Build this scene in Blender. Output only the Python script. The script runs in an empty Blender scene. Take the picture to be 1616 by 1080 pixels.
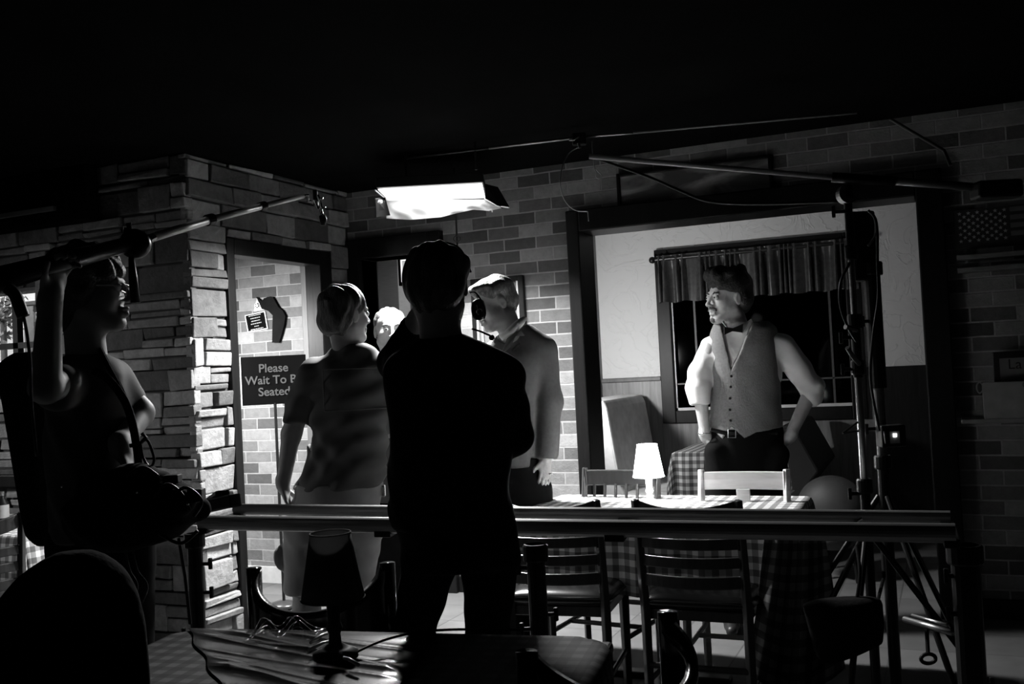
import bpy, math, random
import numpy as np
from mathutils import Vector, Matrix
random.seed(7)
rng = np.random.default_rng(7)
SC = bpy.context.scene
COL = SC.collection

# ------------------------------------------------------------------ camera, world, lights, exposure
FPX = 1616 * 35 / 36.0
YAW, PITCH, ROLL = math.radians(23.7), math.radians(1.39), math.radians(2.9)
CAMZ = 1.40
cY, sY = math.cos(YAW), math.sin(YAW)
RIGHT0 = Vector((cY, sY, 0)); FWD0 = Vector((-sY, cY, 0)); ZUP = Vector((0, 0, 1))
FWD = FWD0 * math.cos(PITCH) + ZUP * math.sin(PITCH)
UP0 = ZUP * math.cos(PITCH) - FWD0 * math.sin(PITCH)
CR = RIGHT0 * math.cos(ROLL) - UP0 * math.sin(ROLL)
CU = RIGHT0 * math.sin(ROLL) + UP0 * math.cos(ROLL)
CAM = Vector((0, 0, CAMZ))
cam_d = bpy.data.cameras.new('camera'); cam = bpy.data.objects.new('camera', cam_d); COL.objects.link(cam)
cam_d.lens = 35; cam_d.sensor_width = 36; cam_d.clip_start = 0.05
M = Matrix((CR, CU, -FWD)).transposed().to_4x4(); M.translation = CAM
cam.matrix_world = M
SC.camera = cam

SC.view_settings.view_transform = 'Standard'
SC.view_settings.look = 'None'
SC.view_settings.exposure = 0.0
SC.view_settings.gamma = 1.0
SC.view_settings.use_curve_mapping = False

w = bpy.data.worlds.new('night'); SC.world = w; w.use_nodes = True
w.node_tree.nodes['Background'].inputs[0].default_value = (0.5, 0.5, 0.5, 1)
w.node_tree.nodes['Background'].inputs[1].default_value = 0.004

def area(name, loc, target, sx, sy, power, spread=180):
    l = bpy.data.lights.new(name, 'AREA'); l.shape = 'RECTANGLE'; l.size = sx; l.size_y = sy; l.energy = power
    l.spread = math.radians(spread)
    o = bpy.data.objects.new(name, l); COL.objects.link(o); o.location = loc
    o.rotation_euler = (Vector(target) - Vector(loc)).to_track_quat('-Z', 'Y').to_euler()
    return o

def P(px, py, d):
    """the point seen at pixel (px, py) of the photograph, d metres ahead of the camera"""
    return CAM + CR * ((px - 808) / FPX * d) + CU * (-(py - 540) / FPX * d) + FWD * d
def ray(px, py):
    return CR * ((px - 808) / FPX) + CU * (-(py - 540) / FPX) + FWD
def onY(px, py, Y): r = ray(px, py); return CAM + r * (Y / r.y)
def onX(px, py, X): r = ray(px, py); return CAM + r * (X / r.x)
def onZ(px, py, Z): r = ray(px, py); return CAM + r * ((Z - CAMZ) / r.z)

# lights: daylight outside the window, added fills behind the camera and in the alcove,
# assumed lights by the stone wall and in the entry, an added one in the hall; the fluorescent bank and the table lamp are built with their fixtures
area('daylight_outside', (-8.6, 5.2, 3.4), (-9.0, 7.6, 1.7), 2.0, 1.0, 110)
area('front_fill_light', (-4.9, -1.6, 1.7), (-3.9, 4.0, 1.4), 1.8, 1.4, 0.3, 120)  # weak fill with no window behind it, added to lift the room
area('assumed_stone_wall_light', (-6.2, 2.3, 1.9), (-4.3, 4.08, 0.62), 0.35, 0.35, 6.5, 74)  # assumed source out of view, lights the stone face; no lamp built
area('assumed_entry_light', (-4.35, 4.5, 1.75), (-4.15, 5.6, 0.55), 0.35, 0.35, 58, 150)  # assumed light hidden behind the stone corner, brightens the entry brick and floor
area('hall_fill_light', (-3.5, 7.6, 2.45), (-3.5, 8.6, 0), 0.8, 0.8, 6)  # light added to brighten the hall, no lamp built for it
area('alcove_fill_light', (-2.58, 6.02, 1.42), (-2.15, 7.9, 1.2), 0.12, 0.12, 13.5, 115)  # unseen fill behind the left post, added to brighten the plaster
area('fluorescent_bank_light', (-2.60, 4.74, 2.375), (-2.60, 4.42, 0.4), 0.54, 0.16, 200, 142)

# ------------------------------------------------------------------ helpers
def nodes_mat(name):
    m = bpy.data.materials.new(name); m.use_nodes = True
    nt = m.node_tree; return m, nt, nt.nodes['Principled BSDF']
def N(nt, typ, **kw):
    n = nt.nodes.new(typ)
    for k, v in kw.items():
        if k in n.inputs: n.inputs[k].default_value = v
        else: setattr(n, k, v)
    return n
def g4(v): return (v, v, v, 1)

def plain(name, v, rough=0.6, metal=0.0, var=0.15, scale=12.0, bump=0.0, bscale=60.0, spec=0.5, stretch=(1, 1, 1), emit=0.0, sheen=0.0):
    m, nt, b = nodes_mat(name); L = nt.links.new
    b.inputs['Roughness'].default_value = rough; b.inputs['Metallic'].default_value = metal
    b.inputs['Specular IOR Level'].default_value = spec
    if sheen: b.inputs['Sheen Weight'].default_value = sheen
    tc = N(nt, 'ShaderNodeTexCoord'); mp = N(nt, 'ShaderNodeMapping'); mp.inputs['Scale'].default_value = stretch
    L(tc.outputs['Object'], mp.inputs['Vector'])
    nz = N(nt, 'ShaderNodeTexNoise', Scale=scale, Detail=4.0)
    L(mp.outputs[0], nz.inputs['Vector'])
    cr = N(nt, 'ShaderNodeValToRGB')
    cr.color_ramp.elements[0].position = 0.3; cr.color_ramp.elements[1].position = 0.7
    cr.color_ramp.elements[0].color = g4(v * (1 - var)); cr.color_ramp.elements[1].color = g4(min(1, v * (1 + var)))
    L(nz.outputs['Fac'], cr.inputs[0]); L(cr.outputs[0], b.inputs['Base Color'])
    if bump:
        n2 = N(nt, 'ShaderNodeTexNoise', Scale=bscale, Detail=5.0); L(mp.outputs[0], n2.inputs['Vector'])
        bp = N(nt, 'ShaderNodeBump', Strength=bump, Distance=0.01); L(n2.outputs['Fac'], bp.inputs['Height'])
        L(bp.outputs[0], b.inputs['Normal'])
    if emit:
        b.inputs['Emission Color'].default_value = (1, 1, 1, 1); b.inputs['Emission Strength'].default_value = emit
    return m

def brick_mat(name, axis='X', lo=0.06, hi=0.26, mortar=0.27):
    m, nt, b = nodes_mat(name); L = nt.links.new
    b.inputs['Roughness'].default_value = 0.9; b.inputs['Specular IOR Level'].default_value = 0.15
    tc = N(nt, 'ShaderNodeTexCoord'); sp = N(nt, 'ShaderNodeSeparateXYZ'); cb = N(nt, 'ShaderNodeCombineXYZ')
    L(tc.outputs['Object'], sp.inputs[0]); L(sp.outputs[axis], cb.inputs['X']); L(sp.outputs['Z'], cb.inputs['Y'])
    wob = N(nt, 'ShaderNodeTexNoise', Scale=3.0, Detail=3.0); L(tc.outputs['Object'], wob.inputs['Vector'])
    mx = N(nt, 'ShaderNodeVectorMath', operation='MULTIPLY_ADD'); mx.inputs[1].default_value = (0.012, 0.012, 0)
    L(wob.outputs['Color'], mx.inputs[0]); L(cb.outputs[0], mx.inputs[2])
    br = N(nt, 'ShaderNodeTexBrick', offset=0.5)
    br.inputs['Scale'].default_value = 1.0; br.inputs['Brick Width'].default_value = 0.215; br.inputs['Row Height'].default_value = 0.0755
    br.inputs['Mortar Size'].default_value = 0.0052; br.inputs['Mortar Smooth'].default_value = 0.25; br.inputs['Bias'].default_value = 0.0
    br.inputs['Color1'].default_value = g4(lo); br.inputs['Color2'].default_value = g4(hi); br.inputs['Mortar'].default_value = g4(mortar)
    L(mx.outputs[0], br.inputs['Vector'])
    nz = N(nt, 'ShaderNodeTexNoise', Scale=22.0, Detail=6.0, Roughness=0.7); L(tc.outputs['Object'], nz.inputs['Vector'])
    mr = N(nt, 'ShaderNodeMapRange'); mr.inputs['To Min'].default_value = 0.62; mr.inputs['To Max'].default_value = 1.35
    L(nz.outputs['Fac'], mr.inputs['Value'])
    mm = N(nt, 'ShaderNodeMix', data_type='RGBA', blend_type='MULTIPLY'); mm.inputs['Factor'].default_value = 1.0
    L(br.outputs['Color'], mm.inputs['A']); L(mr.outputs[0], mm.inputs['B'])
    L(mm.outputs['Result'], b.inputs['Base Color'])
    ad = N(nt, 'ShaderNodeMath', operation='MULTIPLY_ADD'); ad.inputs[1].default_value = -1.0
    L(br.outputs['Fac'], ad.inputs[0]); L(nz.outputs['Fac'], ad.inputs[2])
    bp = N(nt, 'ShaderNodeBump', Strength=0.7, Distance=0.008); L(ad.outputs[0], bp.inputs['Height']); L(bp.outputs[0], b.inputs['Normal'])
    return m

def stone_mat():
    m, nt, b = nodes_mat('ledge_stone'); L = nt.links.new
    b.inputs['Roughness'].default_value = 0.9
    at = N(nt, 'ShaderNodeAttribute', attribute_name='tint')
    tc = N(nt, 'ShaderNodeTexCoord')
    nz = N(nt, 'ShaderNodeTexNoise', Scale=14.0, Detail=8.0, Roughness=0.65, Distortion=0.6); L(tc.outputs['Object'], nz.inputs['Vector'])
    mr = N(nt, 'ShaderNodeMapRange'); mr.inputs['From Min'].default_value = 0.3; mr.inputs['From Max'].default_value = 0.7
    mr.inputs['To Min'].default_value = 0.6; mr.inputs['To Max'].default_value = 1.2; L(nz.outputs['Fac'], mr.inputs['Value'])
    mm = N(nt, 'ShaderNodeMix', data_type='RGBA', blend_type='MULTIPLY'); mm.inputs['Factor'].default_value = 1.0
    L(at.outputs['Color'], mm.inputs['A']); L(mr.outputs[0], mm.inputs['B']); L(mm.outputs['Result'], b.inputs['Base Color'])
    n2 = N(nt, 'ShaderNodeTexNoise', Scale=30.0, Detail=8.0, Roughness=0.7); L(tc.outputs['Object'], n2.inputs['Vector'])
    bp = N(nt, 'ShaderNodeBump', Strength=0.8, Distance=0.012); L(n2.outputs['Fac'], bp.inputs['Height']); L(bp.outputs[0], b.inputs['Normal'])
    return m

def plaster_mat():
    m, nt, b = nodes_mat('knockdown_plaster'); L = nt.links.new
    b.inputs['Roughness'].default_value = 0.75; b.inputs['Base Color'].default_value = g4(0.62)
    tc = N(nt, 'ShaderNodeTexCoord')
    n1 = N(nt, 'ShaderNodeTexNoise', Scale=3.6, Detail=3.5, Distortion=1.6); L(tc.outputs['Object'], n1.inputs['Vector'])
    cr = N(nt, 'ShaderNodeValToRGB'); e = cr.color_ramp.elements
    e[0].position = 0.47; e[0].color = g4(0); e[1].position = 0.5; e[1].color = g4(1)
    e2 = cr.color_ramp.elements.new(0.54); e2.color = g4(0.45)
    L(n1.outputs['Fac'], cr.inputs[0])
    n2 = N(nt, 'ShaderNodeTexNoise', Scale=26.0, Detail=4.0); L(tc.outputs['Object'], n2.inputs['Vector'])
    ad = N(nt, 'ShaderNodeMath', operation='MULTIPLY_ADD'); ad.inputs[1].default_value = 0.5
    L(n2.outputs['Fac'], ad.inputs[0]); L(cr.outputs[0], ad.inputs[2])
    bp = N(nt, 'ShaderNodeBump', Strength=0.34, Distance=0.012); L(ad.outputs[0], bp.inputs['Height']); L(bp.outputs[0], b.inputs['Normal'])
    return m

def wood_mat(name, v, rough=0.5, axis=2, var=0.5):
    m, nt, b = nodes_mat(name); L = nt.links.new
    b.inputs['Roughness'].default_value = rough
    if v < .02: b.inputs['Specular IOR Level'].default_value = .18
    tc = N(nt, 'ShaderNodeTexCoord'); mp = N(nt, 'ShaderNodeMapping')
    s = [9, 9, 9]; s[axis] = 0.7; mp.inputs['Scale'].default_value = s
    L(tc.outputs['Object'], mp.inputs['Vector'])
    nz = N(nt, 'ShaderNodeTexNoise', Scale=3.5, Detail=7.0, Roughness=0.65, Distortion=0.8); L(mp.outputs[0], nz.inputs['Vector'])
    cr = N(nt, 'ShaderNodeValToRGB'); e = cr.color_ramp.elements
    e[0].position = 0.32; e[0].color = g4(v * (1 - var)); e[1].position = 0.68; e[1].color = g4(v * (1 + var))
    L(nz.outputs['Fac'], cr.inputs[0]); L(cr.outputs[0], b.inputs['Base Color'])
    bp = N(nt, 'ShaderNodeBump', Strength=0.25, Distance=0.004); L(nz.outputs['Fac'], bp.inputs['Height']); L(bp.outputs[0], b.inputs['Normal'])
    return m

def tile_mat():
    m, nt, b = nodes_mat('floor_tile'); L = nt.links.new
    b.inputs['Roughness'].default_value = 0.6; b.inputs['Specular IOR Level'].default_value = 0.12
    tc = N(nt, 'ShaderNodeTexCoord')
    br = N(nt, 'ShaderNodeTexBrick', offset=0.0)
    br.inputs['Scale'].default_value = 1.0; br.inputs['Brick Width'].default_value = 0.33; br.inputs['Row Height'].default_value = 0.33
    br.inputs['Mortar Size'].default_value = 0.004; br.inputs['Mortar Smooth'].default_value = 0.1
    br.inputs['Color1'].default_value = g4(0.085); br.inputs['Color2'].default_value = g4(0.11); br.inputs['Mortar'].default_value = g4(0.06)
    L(tc.outputs['Object'], br.inputs['Vector'])
    nz = N(nt, 'ShaderNodeTexNoise', Scale=9.0, Detail=6.0); L(tc.outputs['Object'], nz.inputs['Vector'])
    mr = N(nt, 'ShaderNodeMapRange'); mr.inputs['To Min'].default_value = 0.75; mr.inputs['To Max'].default_value = 1.2
    L(nz.outputs['Fac'], mr.inputs['Value'])
    mm = N(nt, 'ShaderNodeMix', data_type='RGBA', blend_type='MULTIPLY'); mm.inputs['Factor'].default_value = 1.0
    L(br.outputs['Color'], mm.inputs['A']); L(mr.outputs[0], mm.inputs['B']); L(mm.outputs['Result'], b.inputs['Base Color'])
    bp = N(nt, 'ShaderNodeBump', Strength=0.4, Distance=0.003); bp.invert = True
    L(br.outputs['Fac'], bp.inputs['Height']); L(bp.outputs[0], b.inputs['Normal'])
    return m

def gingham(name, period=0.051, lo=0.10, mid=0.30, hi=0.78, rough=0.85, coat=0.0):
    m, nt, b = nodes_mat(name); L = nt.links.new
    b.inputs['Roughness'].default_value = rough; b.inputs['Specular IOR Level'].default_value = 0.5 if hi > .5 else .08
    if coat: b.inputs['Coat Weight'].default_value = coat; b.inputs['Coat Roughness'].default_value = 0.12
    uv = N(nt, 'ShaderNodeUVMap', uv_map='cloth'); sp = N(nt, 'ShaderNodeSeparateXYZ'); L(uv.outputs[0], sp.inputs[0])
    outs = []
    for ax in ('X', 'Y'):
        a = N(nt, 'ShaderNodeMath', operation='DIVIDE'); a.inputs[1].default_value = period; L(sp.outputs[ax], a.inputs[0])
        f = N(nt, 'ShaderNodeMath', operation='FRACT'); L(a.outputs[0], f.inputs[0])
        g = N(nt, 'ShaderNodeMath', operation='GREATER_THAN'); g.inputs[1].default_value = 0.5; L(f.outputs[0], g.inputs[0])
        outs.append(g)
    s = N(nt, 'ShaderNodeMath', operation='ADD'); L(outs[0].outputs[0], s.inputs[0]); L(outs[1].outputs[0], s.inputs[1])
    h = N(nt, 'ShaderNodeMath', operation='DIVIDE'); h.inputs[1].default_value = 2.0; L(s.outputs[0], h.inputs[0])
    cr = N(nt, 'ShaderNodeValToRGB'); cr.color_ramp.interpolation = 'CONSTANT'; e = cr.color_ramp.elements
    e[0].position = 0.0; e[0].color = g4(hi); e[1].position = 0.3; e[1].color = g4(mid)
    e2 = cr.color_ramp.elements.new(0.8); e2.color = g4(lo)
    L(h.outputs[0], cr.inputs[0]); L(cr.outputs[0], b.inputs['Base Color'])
    return m

def emit_mat(name, strength, base=0.8):
    m, nt, b = nodes_mat(name)
    b.inputs['Base Color'].default_value = g4(base); b.inputs['Roughness'].default_value = 0.8
    b.inputs['Emission Color'].default_value = (1, 1, 1, 1); b.inputs['Emission Strength'].default_value = strength
    return m

def sheet_mat(name, v, trans):
    m, nt, b = nodes_mat(name); L = nt.links.new
    out = nt.nodes['Material Output']
    b.inputs['Base Color'].default_value = g4(v); b.inputs['Roughness'].default_value = 0.8
    t = N(nt, 'ShaderNodeBsdfTranslucent'); t.inputs['Color'].default_value = g4(v)
    mx = N(nt, 'ShaderNodeMixShader'); mx.inputs[0].default_value = trans
    L(b.outputs[0], mx.inputs[1]); L(t.outputs[0], mx.inputs[2]); L(mx.outputs[0], out.inputs['Surface'])
    return m

def glass_mat(name, rough=0.02, tint=1.0, gl_c=0.9):
    m, nt, b = nodes_mat(name); L = nt.links.new
    out = nt.nodes['Material Output']
    gl = N(nt, 'ShaderNodeBsdfGlossy', Roughness=rough); gl.inputs['Color'].default_value = g4(gl_c)
    tr = N(nt, 'ShaderNodeBsdfTransparent'); tr.inputs['Color'].default_value = g4(tint)
    lw = N(nt, 'ShaderNodeLayerWeight', Blend=0.5); pw = N(nt, 'ShaderNodeMath', operation='POWER'); pw.inputs[1].default_value = 4.0
    L(lw.outputs['Facing'], pw.inputs[0]); fr = N(nt, 'ShaderNodeMath', operation='MULTIPLY_ADD'); fr.inputs[1].default_value = 0.6; fr.inputs[2].default_value = 0.05
    L(pw.outputs[0], fr.inputs[0])
    mx = N(nt, 'ShaderNodeMixShader'); L(fr.outputs[0], mx.inputs[0]); L(tr.outputs[0], mx.inputs[1]); L(gl.outputs[0], mx.inputs[2])
    L(mx.outputs[0], out.inputs['Surface'])
    return m

class MB:
    def __init__(s): s.v = []; s.f = []; s.uv = []; s.t = []
    def add(s, vs, fs, uv=None, tint=None):
        o = len(s.v); s.v += [Vector(p) for p in vs]; s.f += [tuple(i + o for i in f) for f in fs]
        s.uv += uv if uv else [(0, 0)] * len(vs)
        s.t += [tint if tint is not None else 0.5] * len(vs)
        return s
    def box(s, a, b):
        x0, y0, z0 = a; x1, y1, z1 = b
        return s.add([(x0,y0,z0),(x1,y0,z0),(x1,y1,z0),(x0,y1,z0),(x0,y0,z1),(x1,y0,z1),(x1,y1,z1),(x0,y1,z1)],
              [(0,3,2,1),(4,5,6,7),(0,1,5,4),(1,2,6,5),(2,3,7,6),(3,0,4,7)])
    def obox(s, c, ax, h):
        """box centred c with half sizes h along the three axes ax"""
        c = Vector(c); A = [Vector(a) * k for a, k in zip(ax, h)]; vs = []
        for k in (-1, 1):
            for (i, j) in ((-1,-1),(1,-1),(1,1),(-1,1)): vs.append(c + A[0]*i + A[1]*j + A[2]*k)
        return s.add(vs, [(0,3,2,1),(4,5,6,7),(0,1,5,4),(1,2,6,5),(2,3,7,6),(3,0,4,7)])
    def beam(s, a, b, w, h, up=(0,0,1)):
        a = Vector(a); b = Vector(b); d = (b - a); L = d.length; d.normalize()
        u = Vector(up); sd = d.cross(u)
        if sd.length < 1e-4: sd = d.cross(Vector((0,1,0)))
        sd.normalize(); u = sd.cross(d)
        return s.obox((a + b) / 2, (d, sd, u), (L/2, w/2, h/2))
    def tube(s, pts, r, n=12, cap=True):
        pts = [Vector(p) for p in pts]; rs = r if isinstance(r, (list, tuple)) else [r] * len(pts)
        vs = []; fs = []; prev = None
        for i, p in enumerate(pts):
            d = (pts[min(i+1, len(pts)-1)] - pts[max(i-1, 0)]).normalized()
            if prev is None:
                u = d.cross(Vector((0,0,1)));
                if u.length < 1e-3: u = d.cross(Vector((1,0,0)))
            else: u = prev - d * prev.dot(d)
            u.normalize(); prev = u; v = d.cross(u)
            for k in range(n):
                a = 2*math.pi*k/n; vs.append(p + (u*math.cos(a) + v*math.sin(a)) * rs[i])
        m = len(pts)
        for i in range(m-1):
            for k in range(n): fs.append((i*n+k, i*n+(k+1)%n, (i+1)*n+(k+1)%n, (i+1)*n+k))
        if cap: fs.append(tuple(range(n))[::-1]); fs.append(tuple(range((m-1)*n, m*n)))
        return s.add(vs, fs)
    def lathe(s, c, prof, n=32, axis=(0,0,1), cap=True):
        c = Vector(c); ax = Vector(axis).normalized(); return s.tube([c + ax*z for r, z in prof], [r for r, z in prof], n, cap)
    def prism(s, pts, off):
        pts = [Vector(p) for p in pts]; off = Vector(off); n = len(pts)
        return s.add(pts + [p + off for p in pts], [tuple(range(n))[::-1], tuple(range(n, 2*n))] + [(i, (i+1)%n, (i+1)%n+n, i+n) for i in range(n)])
    def sphere(s, c, r, n=16, sc=(1,1,1)):
        c = Vector(c); vs = []; fs = []; m = n//2
        for i in range(m+1):
            th = math.pi*i/m
            for k in range(n):
                a = 2*math.pi*k/n
                vs.append(c + Vector((math.sin(th)*math.cos(a)*sc[0], math.sin(th)*math.sin(a)*sc[1], math.cos(th)*sc[2]))*r)
        for i in range(m):
            for k in range(n): fs.append((i*n+k, (i+1)*n+k, (i+1)*n+(k+1)%n, i*n+(k+1)%n))
        return s.add(vs, fs)
    def grid(s, fn, nu, nv, uvfn=None, closed_u=False):
        vs = []; uv = []; fs = []
        for j in range(nv+1):
            for i in range(nu+1):
                vs.append(fn(i/nu, j/nv)); uv.append(uvfn(i/nu, j/nv) if uvfn else (i/nu, j/nv))
        for j in range(nv):
            for i in range(nu):
                a = j*(nu+1)+i; fs.append((a, a+1, a+nu+2, a+nu+1))
        return s.add(vs, fs, uv)
    def build(s, name, mat, parent=None, smooth=False, bevel=0.0, solid=0.0, uv=False, tint=False, autosm=None):
        me = bpy.data.meshes.new(name)
        loc = parent_loc(parent)
        me.from_pydata([tuple(p - loc) for p in s.v] if parent else [tuple(p) for p in s.v], [], s.f)
        if uv:
            l = me.uv_layers.new(name='cloth')
            for lp in me.loops: l.data[lp.index].uv = s.uv[lp.vertex_index]
        if tint:
            ca = me.color_attributes.new('tint', 'FLOAT_COLOR', 'POINT')
            ca.data.foreach_set('color', [x for t in s.t for x in (t, t, t, 1)])
        if smooth: me.shade_smooth()
        me.update(); me.materials.append(mat)
        o = bpy.data.objects.new(name, me); COL.objects.link(o)
        if parent: o.parent = parent
        if bevel:
            bm = o.modifiers.new('b', 'BEVEL'); bm.width = bevel; bm.segments = 2; bm.limit_method = 'ANGLE'
        if solid:
            sm = o.modifiers.new('s', 'SOLIDIFY'); sm.thickness = solid
        return o

def parent_loc(p):
    l = Vector((0, 0, 0))
    while p is not None: l += p.location; p = p.parent
    return l

def thing(name, label, cat, loc=(0, 0, 0), group=None):
    o = bpy.data.objects.new(name, None); COL.objects.link(o); o.location = loc; o.empty_display_size = 0.1
    o['label'] = label; o['category'] = cat
    if group: o['group'] = group
    return o
def tag(o, label, cat, group=None):
    o['label'] = label; o['category'] = cat
    if group: o['group'] = group
    return o
def struct(o): o['kind'] = 'structure'; return o
def lab(o, s): o['label'] = s; return o

def dup(root, loc, rotz, label, group=None):
    r = root.copy(); COL.objects.link(r); r.location = loc; r.rotation_euler = (0, 0, rotz); r['label'] = label
    if group: r['group'] = group
    for ch in list(root.children):
        c = ch.copy(); COL.objects.link(c); c.parent = r
        for q in list(ch.children):
            e = q.copy(); COL.objects.link(e); e.parent = c
    return r

def catmull(pts, n=8):
    pts = [Vector(p) for p in pts]; out = []
    for i in range(len(pts)-1):
        p0 = pts[max(i-1,0)]; p1 = pts[i]; p2 = pts[i+1]; p3 = pts[min(i+2, len(pts)-1)]
        for k in range(n):
            t = k/n; out.append(0.5*((2*p1) + (p2-p0)*t + (2*p0-5*p1+4*p2-p3)*t*t + (3*p1-p0-3*p2+p3)*t**3))
    out.append(pts[-1]); return out

# ---- implicit surfaces: bodies and clothes are one blended field each, meshed with surface nets
BIG = 9.0
def v3(p): return np.array([p[0], p[1], p[2]], dtype=np.float32)
def cone(a, b, ra, rb, k=0.02, op='add', flat=None):
    a = v3(a); b = v3(b); ab = b - a; L2 = float(ab @ ab) + 1e-9; r = max(ra, rb)
    def f(X, Y, Z):
        px, py, pz = X - a[0], Y - a[1], Z - a[2]
        t = np.clip((px*ab[0] + py*ab[1] + pz*ab[2]) / L2, 0, 1)
        return np.sqrt((px - t*ab[0])**2 + (py - t*ab[1])**2 + (pz - t*ab[2])**2) - (ra + (rb - ra) * t)
    return (f, np.minimum(a, b) - r, np.maximum(a, b) + r, k, op)
def ell(c, rad, ax=None, k=0.02, op='add'):
    c = v3(c); ax = [v3(q) for q in (ax or ((1,0,0),(0,1,0),(0,0,1)))]; rad = [float(q) for q in rad]; r = max(rad); mn = min(rad)
    def f(X, Y, Z):
        px, py, pz = X - c[0], Y - c[1], Z - c[2]; s0 = 0; s1 = 0
        for q, e in zip(ax, rad):
            u = px*q[0] + py*q[1] + pz*q[2]; s0 = s0 + (u/e)**2; s1 = s1 + (u/(e*e))**2
        k0 = np.sqrt(s0); return k0 * (k0 - 1) / (np.sqrt(s1) + 1e-6)
    return (f, c - r, c + r, k, op)
def loft(rows, d=None, k=0.03, op='add', cap=0.03, pw=2.0):
    """stack of horizontal ovals; a row is (py, px_left, px_right, half_depth) at depth d, or
    (py, px_left, px_right, half_depth, d)"""
    R = []
    for r in rows:
        dd = r[4] if len(r) > 4 else d
        c = P((r[1] + r[2]) / 2, r[0], dd); R.append((c.z, c.x, c.y, (r[2] - r[1]) / 2 / FPX * dd, r[3]))
    R.sort(); A = np.array(R, dtype=np.float32); zs = A[:, 0]
    m = float(max(A[:, 3].max(), A[:, 4].max()))
    lo = np.array([A[:,1].min() - m, A[:,2].min() - m, zs[0]], dtype=np.float32); hi = np.array([A[:,1].max() + m, A[:,2].max() + m, zs[-1]], dtype=np.float32)
    zi = np.linspace(zs[0], zs[-1], 200)
    cols = [np.interp(zi, zs, A[:, i]) for i in range(1, 5)]
    ker = np.hanning(15); ker /= ker.sum()
    cols = [np.convolve(np.pad(q, 7, mode='edge'), ker, 'valid') for q in cols]
    def f(X, Y, Z):
        z1 = Z.ravel() if Z.ndim == 1 else Z[0, 0, :]
        cx, cy, wd, dp = [np.interp(z1, zi, q).astype(np.float32) for q in cols]
        dx = X - cx; dy = Y - cy
        u = np.abs(dx*cY + dy*sY) / wd; v = np.abs(-dx*sY + dy*cY) / dp
        e = ((u**pw + v**pw)**(1/pw) - 1) * np.minimum(wd, dp)
        c = np.maximum(Z - zs[-1], zs[0] - Z) + cap
        return np.where(c > 0, np.sqrt(np.maximum(e + cap, 0)**2 + c**2) - cap, e) if cap > 0 else np.maximum(e, c)
    return (f, lo, hi, k, op)
def cutfn(fn, lo, hi, k=0.004): return (fn, v3(lo), v3(hi), k, 'cut')

def field_mesh(prims, vox, noise=None):
    adds = [p for p in prims if p[4] == 'add']
    lo = np.min([p[1] for p in adds], axis=0) - 4*vox - 0.02; hi = np.max([p[2] for p in adds], axis=0) + 4*vox + 0.02
    n = np.ceil((hi - lo) / vox).astype(int) + 1
    ax = [lo[i] + vox * np.arange(n[i], dtype=np.float32) for i in range(3)]
    D = np.full(n, BIG, dtype=np.float32)
    for f, l, h, k, op in prims:
        m = k + 5*vox + 0.01
        i0 = np.clip(np.floor((l - m - lo) / vox).astype(int), 0, n); i1 = np.clip(np.ceil((h + m - lo) / vox).astype(int) + 1, 0, n)
        if np.any(i1 <= i0): continue
        sl = tuple(slice(a, b) for a, b in zip(i0, i1))
        X = ax[0][sl[0]][:, None, None]; Y = ax[1][sl[1]][None, :, None]; Z = ax[2][sl[2]][None, None, :]
        d = np.broadcast_to(f(X, Y, Z), D[sl].shape).astype(np.float32); c = D[sl]
        if op == 'add':
            hh = np.clip(0.5 + 0.5*(c - d)/k, 0, 1); D[sl] = c*(1-hh) + d*hh - k*hh*(1-hh)
        else:   # carve d < 0 away
            e = -d if op == 'sub' else d
            hh = np.clip(0.5 - 0.5*(c - e)/k, 0, 1); D[sl] = c*(1-hh) + e*hh + k*hh*(1-hh)
    if noise is not None:
        D = D + noise(ax[0][:, None, None], ax[1][None, :, None], ax[2][None, None, :]).astype(np.float32)
    D[0] = D[-1] = 1; D[:, 0] = D[:, -1] = 1; D[:, :, 0] = D[:, :, -1] = 1
    S = D < 0
    cnt = np.zeros(tuple(n - 1), dtype=np.int8)
    for dx in (0, 1):
        for dy in (0, 1):
            for dz in (0, 1): cnt += S[dx:n[0]-1+dx, dy:n[1]-1+dy, dz:n[2]-1+dz]
    act = np.argwhere((cnt > 0) & (cnt < 8)); idx = np.full(tuple(n - 1), -1, dtype=np.int64); idx[tuple(act.T)] = np.arange(len(act))
    cor = {}
    for c in [(a, b, e) for a in (0, 1) for b in (0, 1) for e in (0, 1)]:
        cor[c] = D[act[:, 0]+c[0], act[:, 1]+c[1], act[:, 2]+c[2]]
    acc = np.zeros((len(act), 3)); num = np.zeros(len(act))
    for c in cor:
        for i in range(3):
            if c[i] == 0:
                e = list(c); e[i] = 1; e = tuple(e); a = cor[c]; b = cor[e]; m = (a < 0) != (b < 0)
                t = np.where(m, a / np.where(m, a - b, 1), 0); p = np.tile(np.array(c, float), (len(act), 1)); p[:, i] = t
                acc[m] += p[m]; num[m] += 1
    V = lo + (act + acc / num[:, None]) * vox
    quads = []
    for i in range(3):
        a = [slice(None)]*3; b = [slice(None)]*3; a[i] = slice(0, -1); b[i] = slice(1, None)
        s0 = S[tuple(a)]; s1 = S[tuple(b)]; E = np.argwhere(s0 != s1); j, k = (i+1) % 3, (i+2) % 3
        if len(E) == 0: continue
        ej = np.zeros(3, int); ej[j] = 1; ek = np.zeros(3, int); ek[k] = 1
        q = np.stack([idx[tuple((E - ej - ek).T)], idx[tuple((E - ek).T)], idx[tuple(E.T)], idx[tuple((E - ej).T)]], 1)
        fl = ~s0[tuple(E.T)]; q[fl] = q[fl][:, ::-1]; quads.append(q)
    return V, np.concatenate(quads)

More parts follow.
